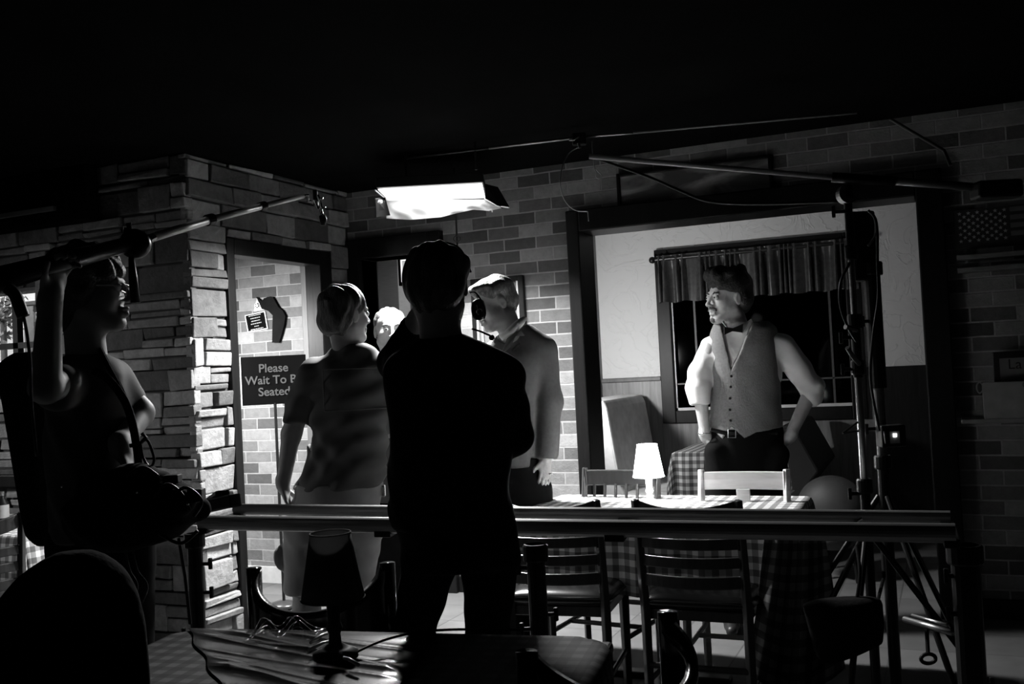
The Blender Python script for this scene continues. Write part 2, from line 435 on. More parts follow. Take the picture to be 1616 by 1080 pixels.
def field_obj(name, prims, mat, parent=None, vox=0.006, noise=None, smooth=2):
    V, Q = field_mesh(prims, vox, noise)
    loc = parent_loc(parent)
    if parent is not None: V = V - np.array(loc)
    me = bpy.data.meshes.new(name); me.vertices.add(len(V)); me.vertices.foreach_set('co', V.astype(np.float32).ravel())
    me.loops.add(Q.size); me.loops.foreach_set('vertex_index', Q.astype(np.int32).ravel())
    me.polygons.add(len(Q)); me.polygons.foreach_set('loop_start', np.arange(0, Q.size, 4, dtype=np.int32))
    me.update(calc_edges=True); me.validate(); me.shade_smooth(); me.materials.append(mat)
    o = bpy.data.objects.new(name, me); COL.objects.link(o); o.parent = parent
    if smooth:
        m = o.modifiers.new('s', 'SMOOTH'); m.iterations = smooth; m.factor = 0.5
    return o

# ------------------------------------------------------------------ materials
BLACKW = wood_mat('black_stained_wood', 0.005, 0.42, 2, 0.4)
BLACKM = plain('black_metal', 0.02, 0.38, 0.6, 0.2)
BLACKP = plain('black_plastic', 0.012, 0.45, 0, 0.2, spec=0.3)
MATTE = plain('matte_black_cloth', 0.006, 0.95, 0, 0.2, bump=0.2, bscale=90, spec=0.1)
CHROME = plain('chrome_steel', 0.75, 0.24, 1.0, 0.05)
STEEL = plain('brushed_steel', 0.5, 0.34, 1.0, 0.1, stretch=(1, 1, 6))
ALU = plain('dull_aluminium', 0.42, 0.36, 1.0, 0.1)
WHITEP = plain('white_paint', 0.7, 0.5, 0, 0.05)
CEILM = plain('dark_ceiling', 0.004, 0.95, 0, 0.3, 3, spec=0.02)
DARKWALL = plain('dark_wall', 0.04, 0.9, 0, 0.2)
HALLW = plain('hall_paint', 0.22, 0.8, 0, 0.06)
BRICK = brick_mat('house_brick'); STONE = stone_mat(); PLAST = plaster_mat()
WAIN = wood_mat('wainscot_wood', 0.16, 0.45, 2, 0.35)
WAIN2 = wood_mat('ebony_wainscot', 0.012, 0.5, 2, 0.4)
TRIMW = wood_mat('grey_wood_trim', 0.09, 0.5, 2, 0.25)
TILE = tile_mat()
GING = gingham('checked_cloth'); GINGP = gingham('checked_cloth_dark', 0.051, 0.015, 0.035, 0.085, 0.7)  # second copy darkened in colour for the cameraman's shadow
GLASS = glass_mat('window_glass')
NIGHTGLASS = glass_mat('night_glass', 0.05, 0.25, 0.06)

# ------------------------------------------------------------------ setting
YW = 5.6; XP = -3.61; YS = 4.08; H = 2.6; YA = 7.9
def X5(px, y=600, Y=YW): return onY(px, y, Y).x

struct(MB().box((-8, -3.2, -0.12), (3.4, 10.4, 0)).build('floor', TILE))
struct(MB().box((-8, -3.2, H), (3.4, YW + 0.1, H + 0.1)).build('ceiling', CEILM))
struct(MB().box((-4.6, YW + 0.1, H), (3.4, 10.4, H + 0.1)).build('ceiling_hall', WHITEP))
struct(MB().box((-7.2, -3.0, 0), (-7.0, YS, H)).build('wall_left', DARKWALL))
struct(MB().box((2.3, -3.0, 0), (2.5, YW, H)).build('wall_right', DARKWALL))
struct(MB().box((-7.2, -3.2, 0), (2.5, -3.0, H)).build('wall_rear', DARKWALL))

XD0, XD1, ZD = X5(580), X5(690), onY(600, 407, YW).z
XF0, XF1 = X5(905, 600, 5.52), X5(925, 600, 5.52)          # left post of the big opening, front face
XR0 = X5(1462, 600, 5.52); XR1 = XR0 + 0.13
YJ = onX(945, 600, XF1).y + 0.02
ZH0 = onY(946, 366, 5.62).z; ZH1 = ZH0 + 0.13
bw = MB()
bw.box((-4.95, YW, 0), (XD0, YJ, H)).box((XD0, YW, ZD), (XD1, YJ, H)).box((XD1, YW, 0), (XF0 + 0.02, YJ, H))
bw.box((XF0 + 0.02, YW, ZH0 + 0.03), (XR1 - 0.03, YJ, H)).box((XR1 - 0.03, YW, 0), (2.5, YJ, H))
struct(bw.build('wall_back', BRICK))
# dark frame of the back doorway and of the big opening
fr = MB(); w0 = XD0 - X5(561)
fr.box((XD0 - w0, YW - 0.05, 0), (XD0, YJ + 0.02, ZD + 0.13)).box((XD1, YW - 0.05, 0), (XD1 + w0, YJ + 0.02, ZD + 0.13)).box((XD0, YW - 0.05, ZD), (XD1, YJ + 0.02, ZD + 0.13))
struct(fr.build('door_2', BLACKW, bevel=0.006))
fr = MB()
fr.box((XF0, 5.52, 0), (XF1, YJ + 0.02, ZH1)).box((XR0, 5.52, 0), (XR1, YJ + 0.02, ZH1)).box((XF1, 5.52, ZH0), (XR0, YJ + 0.02, ZH1))
struct(fr.build('trim_1', BLACKW, bevel=0.008))
fr = MB(); fr.box((XD1 + w0, YW - 0.015, 0), (XF0, YW, 0.1)).box((XR1, YW - 0.015, 0), (2.3, YW, 0.1)).box((XP, YW - 0.015, 0), (XD0 - w0, YW, 0.1))
struct(fr.build('baseboard_back', BLACKW, bevel=0.004))
# hall beyond the back doorway
struct(MB().box((-4.7, YJ, 0), (-4.6, 10.1, H)).build('wall_hall_left', HALLW))
struct(MB().box((-2.78, YJ, 0), (-2.66, 10.1, H)).build('wall_hall_right', HALLW))
struct(MB().box((-4.7, 10.0, 0), (-2.66, 10.1, H)).build('wall_hall_back', HALLW))
struct(MB().box((-4.6, 9.96, H - 0.06), (-2.78, 10.0, H)).build('trim_hall', BLACKW))

# alcove: plaster over wainscot, window
ZW = onY(1000, 596, YA).z
WX0, WX1 = X5(1045, 600, YA), X5(1368, 600, YA); WZ0, WZ1 = onY(1060, 668, YA).z, 2.28
al = MB(); al.box((-2.66, YA, ZW), (WX0, YA + .15, H)).box((WX1, YA, ZW), (1.1, YA + .15, H)).box((WX0, YA, WZ1), (WX1, YA + .15, H))
struct(al.build('wall_alcove_back', PLAST))
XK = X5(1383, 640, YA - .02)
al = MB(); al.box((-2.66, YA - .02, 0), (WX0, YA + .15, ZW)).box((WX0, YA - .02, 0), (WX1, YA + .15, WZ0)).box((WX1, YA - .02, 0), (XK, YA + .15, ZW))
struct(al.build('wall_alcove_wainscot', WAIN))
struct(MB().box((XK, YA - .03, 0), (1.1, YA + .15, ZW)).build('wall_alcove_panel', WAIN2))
struct(MB().box((-2.66, YA - .045, ZW - .035), (WX0, YA, ZW)).build('trim_2', TRIMW, bevel=0.006))
struct(MB().box((1.0, YJ, 0), (1.1, YA, H)).build('wall_alcove_right', PLAST))
wf = struct(MB().box((WX0, YA - .05, WZ0), (WX0 + .11, YA + .1, WZ1)).box((WX1 - .11, YA - .05, WZ0), (WX1, YA + .1, WZ1))
    .box((WX0 + .11, YA - .05, WZ0), (WX1 - .11, YA + .1, WZ0 + .1)).box((WX0 + .11, YA - .05, WZ1 - .1), (WX1 - .11, YA + .1, WZ1)).build('window_2', BLACKW, bevel=.006))
m = MB(); a, b, c, d_ = WX0 + .11, WX1 - .11, WZ0 + .1, WZ1 - .1
m.box((a, YA - .02, c), (b, YA, c + .022)).box((a, YA - .02, c), (a + .014, YA, d_))
m.build('window_sill', plain('painted_edge_highlight', .5, .4), wf)  # pale strips paint the highlight along the sill and inner edge
m = MB()
for px in (1102, 1316): x = X5(px, 600, YA); m.box((x - .008, YA - .005, c), (x + .008, YA + .02, d_))
zz = onY(1280, 598, YA).z; m.box((a, YA - .005, zz - .006), (b, YA + .02, zz + .006))
m.build('window_bars', plain('dull_bar', .05, .5), wf)
MB().box((a, YA + .03, c), (b, YA + .036, d_)).build('window_pane', NIGHTGLASS, wf)
vm = thing('valance', 'gathered dark satin valance across the top of the alcove window', 'curtain', ((WX0+WX1)/2, YA - .1, 2.0))
vx0, vx1 = onY(1036, 430, YA-.1).x, onY(1352, 430, YA-.1).x; vz1, vz0 = onY(1040, 404, YA-.1).z, onY(1050, 478, YA-.1).z
def vfn(u, v):
    x = vx0 + (vx1-vx0)*u; k = 1-v; s_ = u*150 + 3.4*math.sin(u*19) + 2.2*math.sin(u*47)
    am = .6 + .5*math.sin(u*17+2) * math.sin(u*41); a = .012 + .030*am*min(1, k*3); y = YA - .10 + a*(math.sin(s_) + .6*math.sin(s_*.37+1.3)*k)
    return Vector((x + .008*math.cos(s_)*k, y, vz0 + (vz1-vz0)*v + .006*math.sin(u*50)*(v < .01)))
SATIN = plain('dark_satin', .05, .26, 0, .25, 30, spec=.9)
mb = MB(); mb.grid(vfn, 620, 14); mb.build('fabric', SATIN, vm, smooth=True)
MB().tube([(vx0-.03, YA-.1, vz1-.03), (vx1+.03, YA-.1, vz1-.03)], .014, 12).build('curtain_rod', BLACKM, vm)
for x_ in (vx0-.03, vx1+.03): MB().sphere((x_, YA-.1, vz1-.03), .028, 14).build('finial', BLACKM, vm, smooth=True)
for x_ in (vx0+.02, vx1-.02): MB().box((x_-.01, YA-.1, vz1-.04), (x_+.01, YA, vz1-.02)).build('bracket', BLACKM, vm)
struct(MB().box((-2.7, YA + .9, 0), (1.2, YA + 1.0, H)).build('wall_night_backing', MATTE))  # black sheet added behind the panes for the dark outside

# stone cladding: rows of separate stones, one mesh per wall
def cladding(name, axis, base, sgn, u0, u1, z0, z1, hole=None, big=None):
    """stones on a wall; axis is the wall's own horizontal axis, base its face, sgn the way the stones stand out"""
    mb = MB(); r = random.Random(hash(name) % 1000 if False else len(name) * 7)
    z = z0
    while z < z1 - 0.01:
        h = r.choice([.04, .05, .07, .09, .11, .14, .15]);
        if big and z > big: h = r.choice([.1, .13])
        if z + h > z1 - .03: h = z1 - z
        u = u0 + (0 if r.random() < .5 else -.1)
        while u < u1 - 0.005:
            wd = r.uniform(.12, .42) * (1.0 if h > .06 else 1.25)
            if big and z > big: wd = r.uniform(.25, .4)
            if u + wd > u1 - .06: wd = u1 - u
            a, b = max(u, u0), u + wd
            parts = [(a, b, z, z + h)]
            if h > .085 and r.random() < .4 and not (big and z > big): q = z + h * r.uniform(.35, .6); parts = [(a, b, z, q), (a, b, q, z + h)]
            for (a1, b1, c1, d1) in parts:
                if hole:
                    ha, hb, hc, hd = hole
                    if a1 < hb and b1 > ha and c1 < hd and d1 > hc:
                        if a1 < ha - .03: b1 = min(b1, ha)
                        elif b1 > hb + .03: a1 = max(a1, hb)
                        elif d1 > hd + .02: c1 = max(c1, hd)
                        elif c1 < hc - .02: d1 = min(d1, hc)
                        else: continue
                g = .004; t = r.uniform(.006, .04); j = [r.uniform(-.013, .013) for _ in range(8)]
                tt = [t + r.uniform(-.008, .008) for _ in range(4)]
                A = [(a1+g+j[0]*.3, c1+g+j[1]*.4), (b1-g+j[2]*.3, c1+g+j[3]*.4), (b1-g+j[4]*.3, d1-g+j[5]*.4), (a1+g+j[6]*.3, d1-g+j[7]*.4)]
                def pt(u_, z_, o_): return (u_, base + sgn*o_, z_) if axis == 'x' else (base + sgn*o_, u_, z_)
                vs = [pt(p[0], p[1], -.03) for p in A] + [pt(p[0], p[1], max(.003, q)) for p, q in zip(A, tt)]
                mb.add(vs, [(0,3,2,1),(4,5,6,7),(0,1,5,4),(1,2,6,5),(2,3,7,6),(3,0,4,7)], tint=r.choice([.08,.12,.17,.21,.25,.30]) * r.uniform(.85, 1.15))
            u = b
        z += h
    o = mb.build(name, STONE, tint=True, bevel=.006)
    return struct(o)
MORT = plain('dark_mortar', .03, .95)
WLX0, WLX1, WLZ0, WLZ1 = -5.75, onY(60, 520, YS).x, 1.36, 1.99
m = MB(); m.box((-7.0, YS, 0), (WLX0, YS + .22, H)).box((WLX1, YS, 0), (XP, YS + .22, H)).box((WLX0, YS, 0), (WLX1, YS + .22, WLZ0)).box((WLX0, YS, WLZ1), (WLX1, YS + .22, H))
struct(m.build('wall_stone_front', MORT))
XFR = XP + .03
DY0, DY1, DZ = onX(357, 376, XFR).y, onX(525, 450, XFR).y, onX(357, 374, XFR).z
DI0, DI1, DIZ = onX(371, 410, XFR).y, onX(507, 450, XFR).y, onX(371, 402, XFR).z
m = MB(); m.box((XP - .08, YS + .22, 0), (XP, DY0, H)).box((XP - .08, DY1, 0), (XP, YW, H)).box((XP - .08, DY0, DZ), (XP, DY1, H))
struct(m.build('wall_stone_side', MORT))
cladding('wall_stone_front_cladding', 'x', YS, -1, -6.4, XP + .02, 0, H, (WLX0, WLX1, WLZ0, WLZ1))
cladding('wall_stone_side_cladding', 'y', XP, 1, YS - .02, YW - .02, 0, H, (DY0, DY1, 0, DZ), big=2.17)
fr = MB(); fr.box((XP - .09, DY0, 0), (XFR, DI0, DZ)).box((XP - .09, DI1, 0), (XFR, DY1, DZ)).box((XP - .09, DI0, DIZ), (XFR, DI1, DZ))
struct(fr.build('door_1', BLACKW, bevel=.006))
# entry behind the door
struct(MB().box((-4.95, YS + .22, 0), (-4.85, YW, H)).build('wall_entry_left', BRICK))
struct(MB().box((X5(478, 500, YW - .04), YW - .05, 0), (X5(530, 500, YW - .04), YW, 2.25)).build('trim_3', TRIMW, bevel=.004))
struct(MB().box((-4.85, YW - .02, 0), (X5(478, 500, YW - .02), YW, .11)).build('baseboard_entry', plain('pale_stone_base', .5, .5)))
# soffit over the stone wall
struct(MB().box((-7.0, YS - .12, 2.30), (onY(165, 345, YS).x, YS - .03, H)).build('trim_soffit', CEILM, bevel=.01))
struct(MB().box((-6.2, YS - .14, onY(20, 338, YS-.14).z - .012), (onY(85, 345, YS-.14).x, YS - .12, onY(20, 338, YS-.14).z + .012)).build('trim_rail', plain('dim_rail', .1, .5)))
struct(MB().box((-6.6, YS - .09, .86), (onY(300, 790, YS).x - .6, YS - .03, .93)).build('trim_ledge', BLACKW, bevel=.006))
# left window with the daylit front of a building outside
w1 = struct(MB().box((WLX0, YS + .02, WLZ0), (WLX0 + .05, YS + .14, WLZ1)).box((WLX1 - .02, YS + .02, WLZ0), (WLX1, YS + .14, WLZ1))
    .box((WLX0, YS + .02, WLZ0), (WLX1, YS + .14, WLZ0 + .03)).box((WLX0, YS + .02, WLZ1 - .02), (WLX1, YS + .14, WLZ1)).build('window_1', BLACKW))
xm = onY(28, 520, YS + .08).x; zm = onY(28, 546, YS + .08).z
MB().box((xm - .02, YS + .06, WLZ0), (xm + .02, YS + .1, WLZ1)).box((WLX0, YS + .06, zm - .017), (WLX1, YS + .1, zm + .017)).build('window_bars', BLACKW, w1)
MB().box((WLX0, YS + .075, WLZ0), (WLX1, YS + .08, WLZ1)).build('window_pane', GLASS, w1)

bld = thing('building', 'white clapboard building front seen through the small window in the stone wall', 'building', (-7.4, 7.6, 0))
m = MB().box((-10.5, 7.6, 0), (-4.4, 7.8, 3.2)); m.build('wall', plain('white_siding', .8, .7, stretch=(1, 1, 14), var=.08), bld)
q0, q1 = onY(41, 500, 7.6), onY(60, 590, 7.6)
dr = MB().box((q0.x, 7.57, .5), (q1.x, 7.6, onY(41, 483, 7.6).z)).build('door', plain('grey_door', .22, .6), bld)
MB().box((q0.x - .06, 7.55, onY(41, 483, 7.6).z), (q1.x + .1, 7.6, onY(41, 477, 7.6).z)).build('door_lintel', plain('grey_lintel', .1, .6), bld)
for k in range(3):
    x = onY(8 + k * 0, 470, 7.5).x
tree = thing('shrub', 'grey leafy shrub outside the small window in the stone wall', 'shrub', onY(6, 650, 7.0) * 1.0)
tree.location.z = 0
m = MB(); rr = random.Random(3)
for k in range(260):
    c = onY(5, 490, 7.0) + Vector((rr.gauss(0, .09), rr.gauss(0, .08), rr.gauss(0, .16)))
    u = Vector((rr.gauss(0, 1), rr.gauss(0, 1), rr.gauss(0, 1))).normalized() * .035; v = u.cross(Vector((rr.gauss(0, 1), rr.gauss(0, 1), .3))).normalized() * .02
    m.add([c - u, c - v, c + u, c + v], [(0, 1, 2, 3)])
m.build('foliage', plain('leaves', .2, .8), tree)
m = MB().tube([(tree.location.x, 7.0, 0), onY(5, 490, 7.0)], .03); m.build('stem', plain('bark', .1, .8), tree)

# ------------------------------------------------------------------ furniture
def cloth_table(x0, x1, y0, y1, z, drop, mat, flare=.12, seed=1, round_=.0):
    """grid cloth over a table top; overhang hangs in folds, corners hang lowest"""
    cx, cy = (x0+x1)/2, (y0+y1)/2; hx, hy = (x1-x0)/2, (y1-y0)/2; r = random.Random(seed); ph = [r.uniform(0, 6) for _ in range(6)]
    nu = int((x1-x0+2*drop)/.017); nv = int((y1-y0+2*drop)/.017)
    def fn(u, v):
        a = (u-.5)*2*(hx+drop); b = (v-.5)*2*(hy+drop)
        ex = max(abs(a)-hx, 0); ey = max(abs(b)-hy, 0); e = math.hypot(ex, ey)
        px = max(-hx, min(hx, a)); py = max(-hy, min(hy, b))
        if e < 1e-6: return Vector((cx+a, cy+b, z + .0015*math.sin(a*17+ph[0])*math.sin(b*13+ph[1])))
        nx, ny = math.copysign(ex, a)/e, math.copysign(ey, b)/e
        cr = min(ex, ey)/max(ex, ey)
        s = px*23 + py*19 + math.atan2(ny, nx)*3.0
        fold = (math.sin(s+ph[2]) + .6*math.sin(2.1*s+ph[3])) * .013 * min(1, e/.15)
        out = .006 + flare*e*(.25+.6*cr) + fold + .012*(1-math.exp(-e*60))
        zz = z - max(0, e - .006) * math.sqrt(max(.5, 1 - (flare*(.25+.6*cr))**2))
        return Vector((cx+px+nx*out, cy+py+ny*out, zz + .004))
    mb = MB(); mb.grid(fn, nu, nv, lambda u, v: ((u-.5)*2*(hx+drop)+.013, (v-.5)*2*(hy+drop)))
    return mb
def table_frame(t, x0, x1, y0, y1, z, mat):
    MB().box((x0, y0, z-.03), (x1, y1, z-.004)).build('tabletop', mat, t, bevel=.008)
    cx, cy = (x0+x1)/2, (y0+y1)/2
    MB().lathe((cx, cy, 0.02), [(.04, 0), (.04, z-.06), (.12, z-.05)], 24).build('pedestal', BLACKM, t, smooth=False)
    m = MB(); m.box((cx-.28, cy-.035, 0), (cx+.28, cy+.035, .03)).box((cx-.035, cy-.28, 0), (cx+.035, cy+.28, .03)); m.build('base', BLACKM, t, bevel=.008)

# main table
TX0, TX1, TY0, TY1, TZ = -1.80, -.62, 3.88, 4.64, .745
t = thing('dining_table', 'square dining table under a checked cloth with the glowing lamp on it', 'table', ((TX0+TX1)/2, (TY0+TY1)/2, 0)); table_frame(t, TX0, TX1, TY0, TY1, TZ, BLACKW)
tag(cloth_table(TX0, TX1, TY0, TY1, TZ, .30, GING, .2, 2).build('tablecloth', GING, smooth=True, uv=True), 'bright checked cloth on the table that carries the glowing lamp', 'tablecloth')
def hang(u, v):
    xa = 1206 + 96*u; xb = 1183 + 150*u; x = xa + (xb-xa)*v; y = 846 + (190 + 60*math.sin(math.pi*(.15+.75*u)))*v**1.02
    return P(x, y, 3.66 + .05*math.sin(u*17 + v*3)*(.3+v) + .10*v*u)
mb = MB(); mb.grid(hang, 60, 70, lambda u, v: (u*.32 + .05*v, v*.5))
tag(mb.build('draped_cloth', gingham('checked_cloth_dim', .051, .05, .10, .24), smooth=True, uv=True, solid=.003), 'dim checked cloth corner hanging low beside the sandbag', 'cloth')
# table in the alcove
c0 = onZ(1064, 713, .75); AX0, AY0 = c0.x, c0.y; AX1, AY1 = AX0 + .8, 7.68
t = thing('booth_table', 'booth table under a checked cloth below the alcove window', 'table', ((AX0+AX1)/2, (AY0+AY1)/2, 0)); table_frame(t, AX0, AX1, AY0, AY1, .745, BLACKW)
tag(cloth_table(AX0, AX1, AY0, AY1, .745, .34, GING, .25, 4).build('tablecloth', GING, smooth=True, uv=True), 'checked cloth on the booth table behind the man in the vest', 'tablecloth')
# table by the stone wall
t = thing('side_table', 'table under a checked cloth against the stone wall below the small window', 'table', (-4.5, 3.55, 0)); table_frame(t, -5.3, -3.86, 3.22, 3.8, .745, BLACKW)
tag(cloth_table(-5.3, -3.86, 3.22, 3.8, .745, .24, GING, .1, 6).build('tablecloth', GING, smooth=True, uv=True), 'dim checked cloth on the table against the stone wall', 'tablecloth')

# front table, top seen just below the camera, with cloth and plastic wrap
f0, f1 = onZ(285, 993, .75), onZ(968, 1008, .75)
ft_ang = math.atan2(f1.y - f0.y, f1.x - f0.x); ftc = (f0 + f1) / 2; fw = (f1 - f0).length
ex_ = Vector((math.cos(ft_ang), math.sin(ft_ang), 0)); ey_ = Vector((-math.sin(ft_ang), math.cos(ft_ang), 0))
fc = ftc - ey_ * .42
t = thing('front_table', 'dark table nearest the camera wrapped in crinkled plastic', 'table', (fc.x, fc.y, 0))
m = MB().obox((fc.x, fc.y, .73), (ex_, ey_, (0,0,1)), (fw/2, .42, .014)); m.build('tabletop', BLACKW, t, bevel=.008)
MB().lathe((fc.x, fc.y, .02), [(.04, 0), (.04, .69)], 24).build('pedestal', BLACKM, t)
MB().lathe((fc.x, fc.y, 0), [(.28, 0), (.28, .012), (.06, .05)], 32).build('base', BLACKM, t)
def front_cloth():
    hx, hy, dr = fw/2, .42, .22; rad = .09
    mb = MB()
    def fn(u, v):
        a = (u-.5)*2*(hx+dr); b = (v-.5)*2*(hy+dr)
        ex = max(abs(a)-hx+rad, 0); ey = max(abs(b)-hy+rad, 0); e = math.hypot(ex, ey) - rad
        px = max(-hx+rad, min(hx-rad, a)); py = max(-hy+rad, min(hy-rad, b))
        if e <= 0: q = Vector((a, b, 0)); zz = 0
        else:
            nx, ny = math.copysign(ex, a)/(e+rad), math.copysign(ey, b)/(e+rad)
            s = (px*21+py*17) + math.atan2(ny, nx)*3; o = rad + .006 + .1*e + .01*math.sin(s)*min(1, e/.1)
            q = Vector((px+nx*o, py+ny*o, 0)); zz = -e
        p = fc + ex_*q.x + ey_*q.y; return Vector((p.x, p.y, .752 + zz))
    mb.grid(fn, 90, 70, lambda u, v: ((u-.5)*2*(hx+dr), (v-.5)*2*(hy+dr)))
    return mb
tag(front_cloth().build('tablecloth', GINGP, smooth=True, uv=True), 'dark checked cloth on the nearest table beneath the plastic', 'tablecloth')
PLASTIC, nt_, b_ = nodes_mat('wrinkled_plastic')
b_.inputs['Base Color'].default_value = g4(.008); b_.inputs['Roughness'].default_value = .2; b_.inputs['Specular IOR Level'].default_value = .8
def wrap_h(a, b):
    f = 0
    for i, (kx, ky, p, am) in enumerate([(4, 13, .3, 1), (8, 24, 1.7, .6), (11, 33, 2.2, .4), (3, -9, .9, .25)]):
        s = math.sin(kx*a + ky*b + p + .9*math.sin(4*a+3*b+i)); f += am * (1-abs(s))**3
    return f * .007
mb = MB()
def pf(u, v):
    b = .405 - v*.50; a = -fw/2 + .03 + v*.42 + u*(fw*.60 - v*.35) + .007*math.sin(v*17)*(1-u)
    ed = min(1, min(u, 1-u, v, 1-v)*9)
    p = fc + ex_*a + ey_*b; return Vector((p.x, p.y, .757 + wrap_h(a, b)*ed))
mb.grid(pf, 160, 110)
tag(mb.build('plastic_wrap', PLASTIC, smooth=True), 'crinkled glossy dark plastic sheet over the nearest table', 'sheet')
# small pale tubes / straws and bag on the plastic
STRAW = plain('pale_plastic', .6, .3)
for (a, b, s) in (((603, 1017), (650, 997), 'longest pale plastic cutlery piece left of the dark lamp foot'), ((488, 1026), (528, 1011), 'lower pale strip beside the dark lamp foot'), ((490, 1015), (525, 997), 'upper pale strip beside the dark lamp foot'), ((536, 1037), (566, 1050), 'short pale strip in front of the dark lamp foot')):
    if a[0] == 603: continue
    p, q = onZ(a[0], a[1], .776), onZ(b[0], b[1], .776)
    tag(MB().tube([p, (p+q)/2 + Vector((0, 0, .004)), q], .004, 8).build('plastic_strip', STRAW, smooth=True), s, 'strip')
gp = onZ(455, 1004, .775)
mb = MB()
def bagf(u, v):
    a = (u-.5)*.20; b = (v-.5)*.11; e = min(1, min(u, 1-u, v, 1-v)*5)
    h = .028*e*(1+.5*math.sin(a*70+b*40)+.4*math.sin(a*110-b*90)); p = gp + ex_*a + ey_*b; return Vector((p.x, p.y, .77 + h))
mb.grid(bagf, 36, 24)
tag(mb.build('plastic_bag', glass_mat('clear_bag', .08, .75), smooth=True), 'small crumpled clear plastic bag beside the dark lamp', 'bag')

# lamps
def table_lamp(base, sc, shade_mat, stem_mat, label):
    t = thing('table_lamp', label, 'lamp', base); b = Vector(base)
    MB().lathe(b, [(.048*sc, 0), (.048*sc, .012*sc), (.030*sc, .02*sc), (.014*sc, .03*sc), (.012*sc, .05*sc), (.018*sc, .062*sc), (.013*sc, .075*sc), (.017*sc, .15*sc), (.012*sc, .16*sc)], 28).build('base', stem_mat, t, smooth=True)
    n = 40; mb = MB(); r0, r1, z0, z1 = .067*sc, .043*sc, .125*sc, .262*sc
    def sf(r0, r1): return lambda u, v: b + Vector((math.cos(2*math.pi*u)*(r0+(r1-r0)*v), math.sin(2*math.pi*u)*(r0+(r1-r0)*v), z0+(z1-z0)*v))
    mb.grid(sf(r0, r1), n, 4); sh = mb.build('lamp_shade', shade_mat, t, smooth=True, solid=.002)
    for z, r in ((z0, r0), (z1, r1)):
        MB().tube([b + Vector((math.cos(2*math.pi*k/n)*r, math.sin(2*math.pi*k/n)*r, z)) for k in range(n+1)], .0018*sc, 6, False).build('shade_rim', shade_mat, sh)
    MB().sphere(b + Vector((0, 0, .19*sc)), .022*sc, 16).build('bulb', emit_mat('bulb_glow', 260) if shade_mat is not SHADE_D else WHITEP, t, smooth=True)
    return t
SHADE_D = sheet_mat('dark_shade', .2, .6); SHADE_L = sheet_mat('glowing_shade', .85, .5)
b_ = SHADE_L.node_tree.nodes['Principled BSDF']; b_.inputs['Emission Color'].default_value = (1, 1, 1, 1); b_.inputs['Emission Strength'].default_value = 30.0
lp = onZ(1026, 797, .752); lp.z = .75
table_lamp(lp, 1.03, SHADE_L, emit_mat('stem_glow', .8, .9), 'small table lamp with a glowing white shade on the checked cloth')  # stem glows by itself in place of light from the bulb
lp2 = onZ(530, 1040, .765); lp2.z = .768
table_lamp(lp2, 1.06, SHADE_D, BLACKP, 'unlit table lamp with a dark shade on the nearest table')
cab = catmull([lp2 + Vector((.03, 0, .004)), lp2 + Vector((.08, .1, .02)), lp2 + Vector((.16, .2, .018)), lp2 + Vector((.35, .24, .02))], 8)
tag(MB().tube(cab, .003, 6).build('lamp_cord', BLACKP, smooth=True), 'thin black cord trailing from the unlit lamp on the nearest table', 'cord')

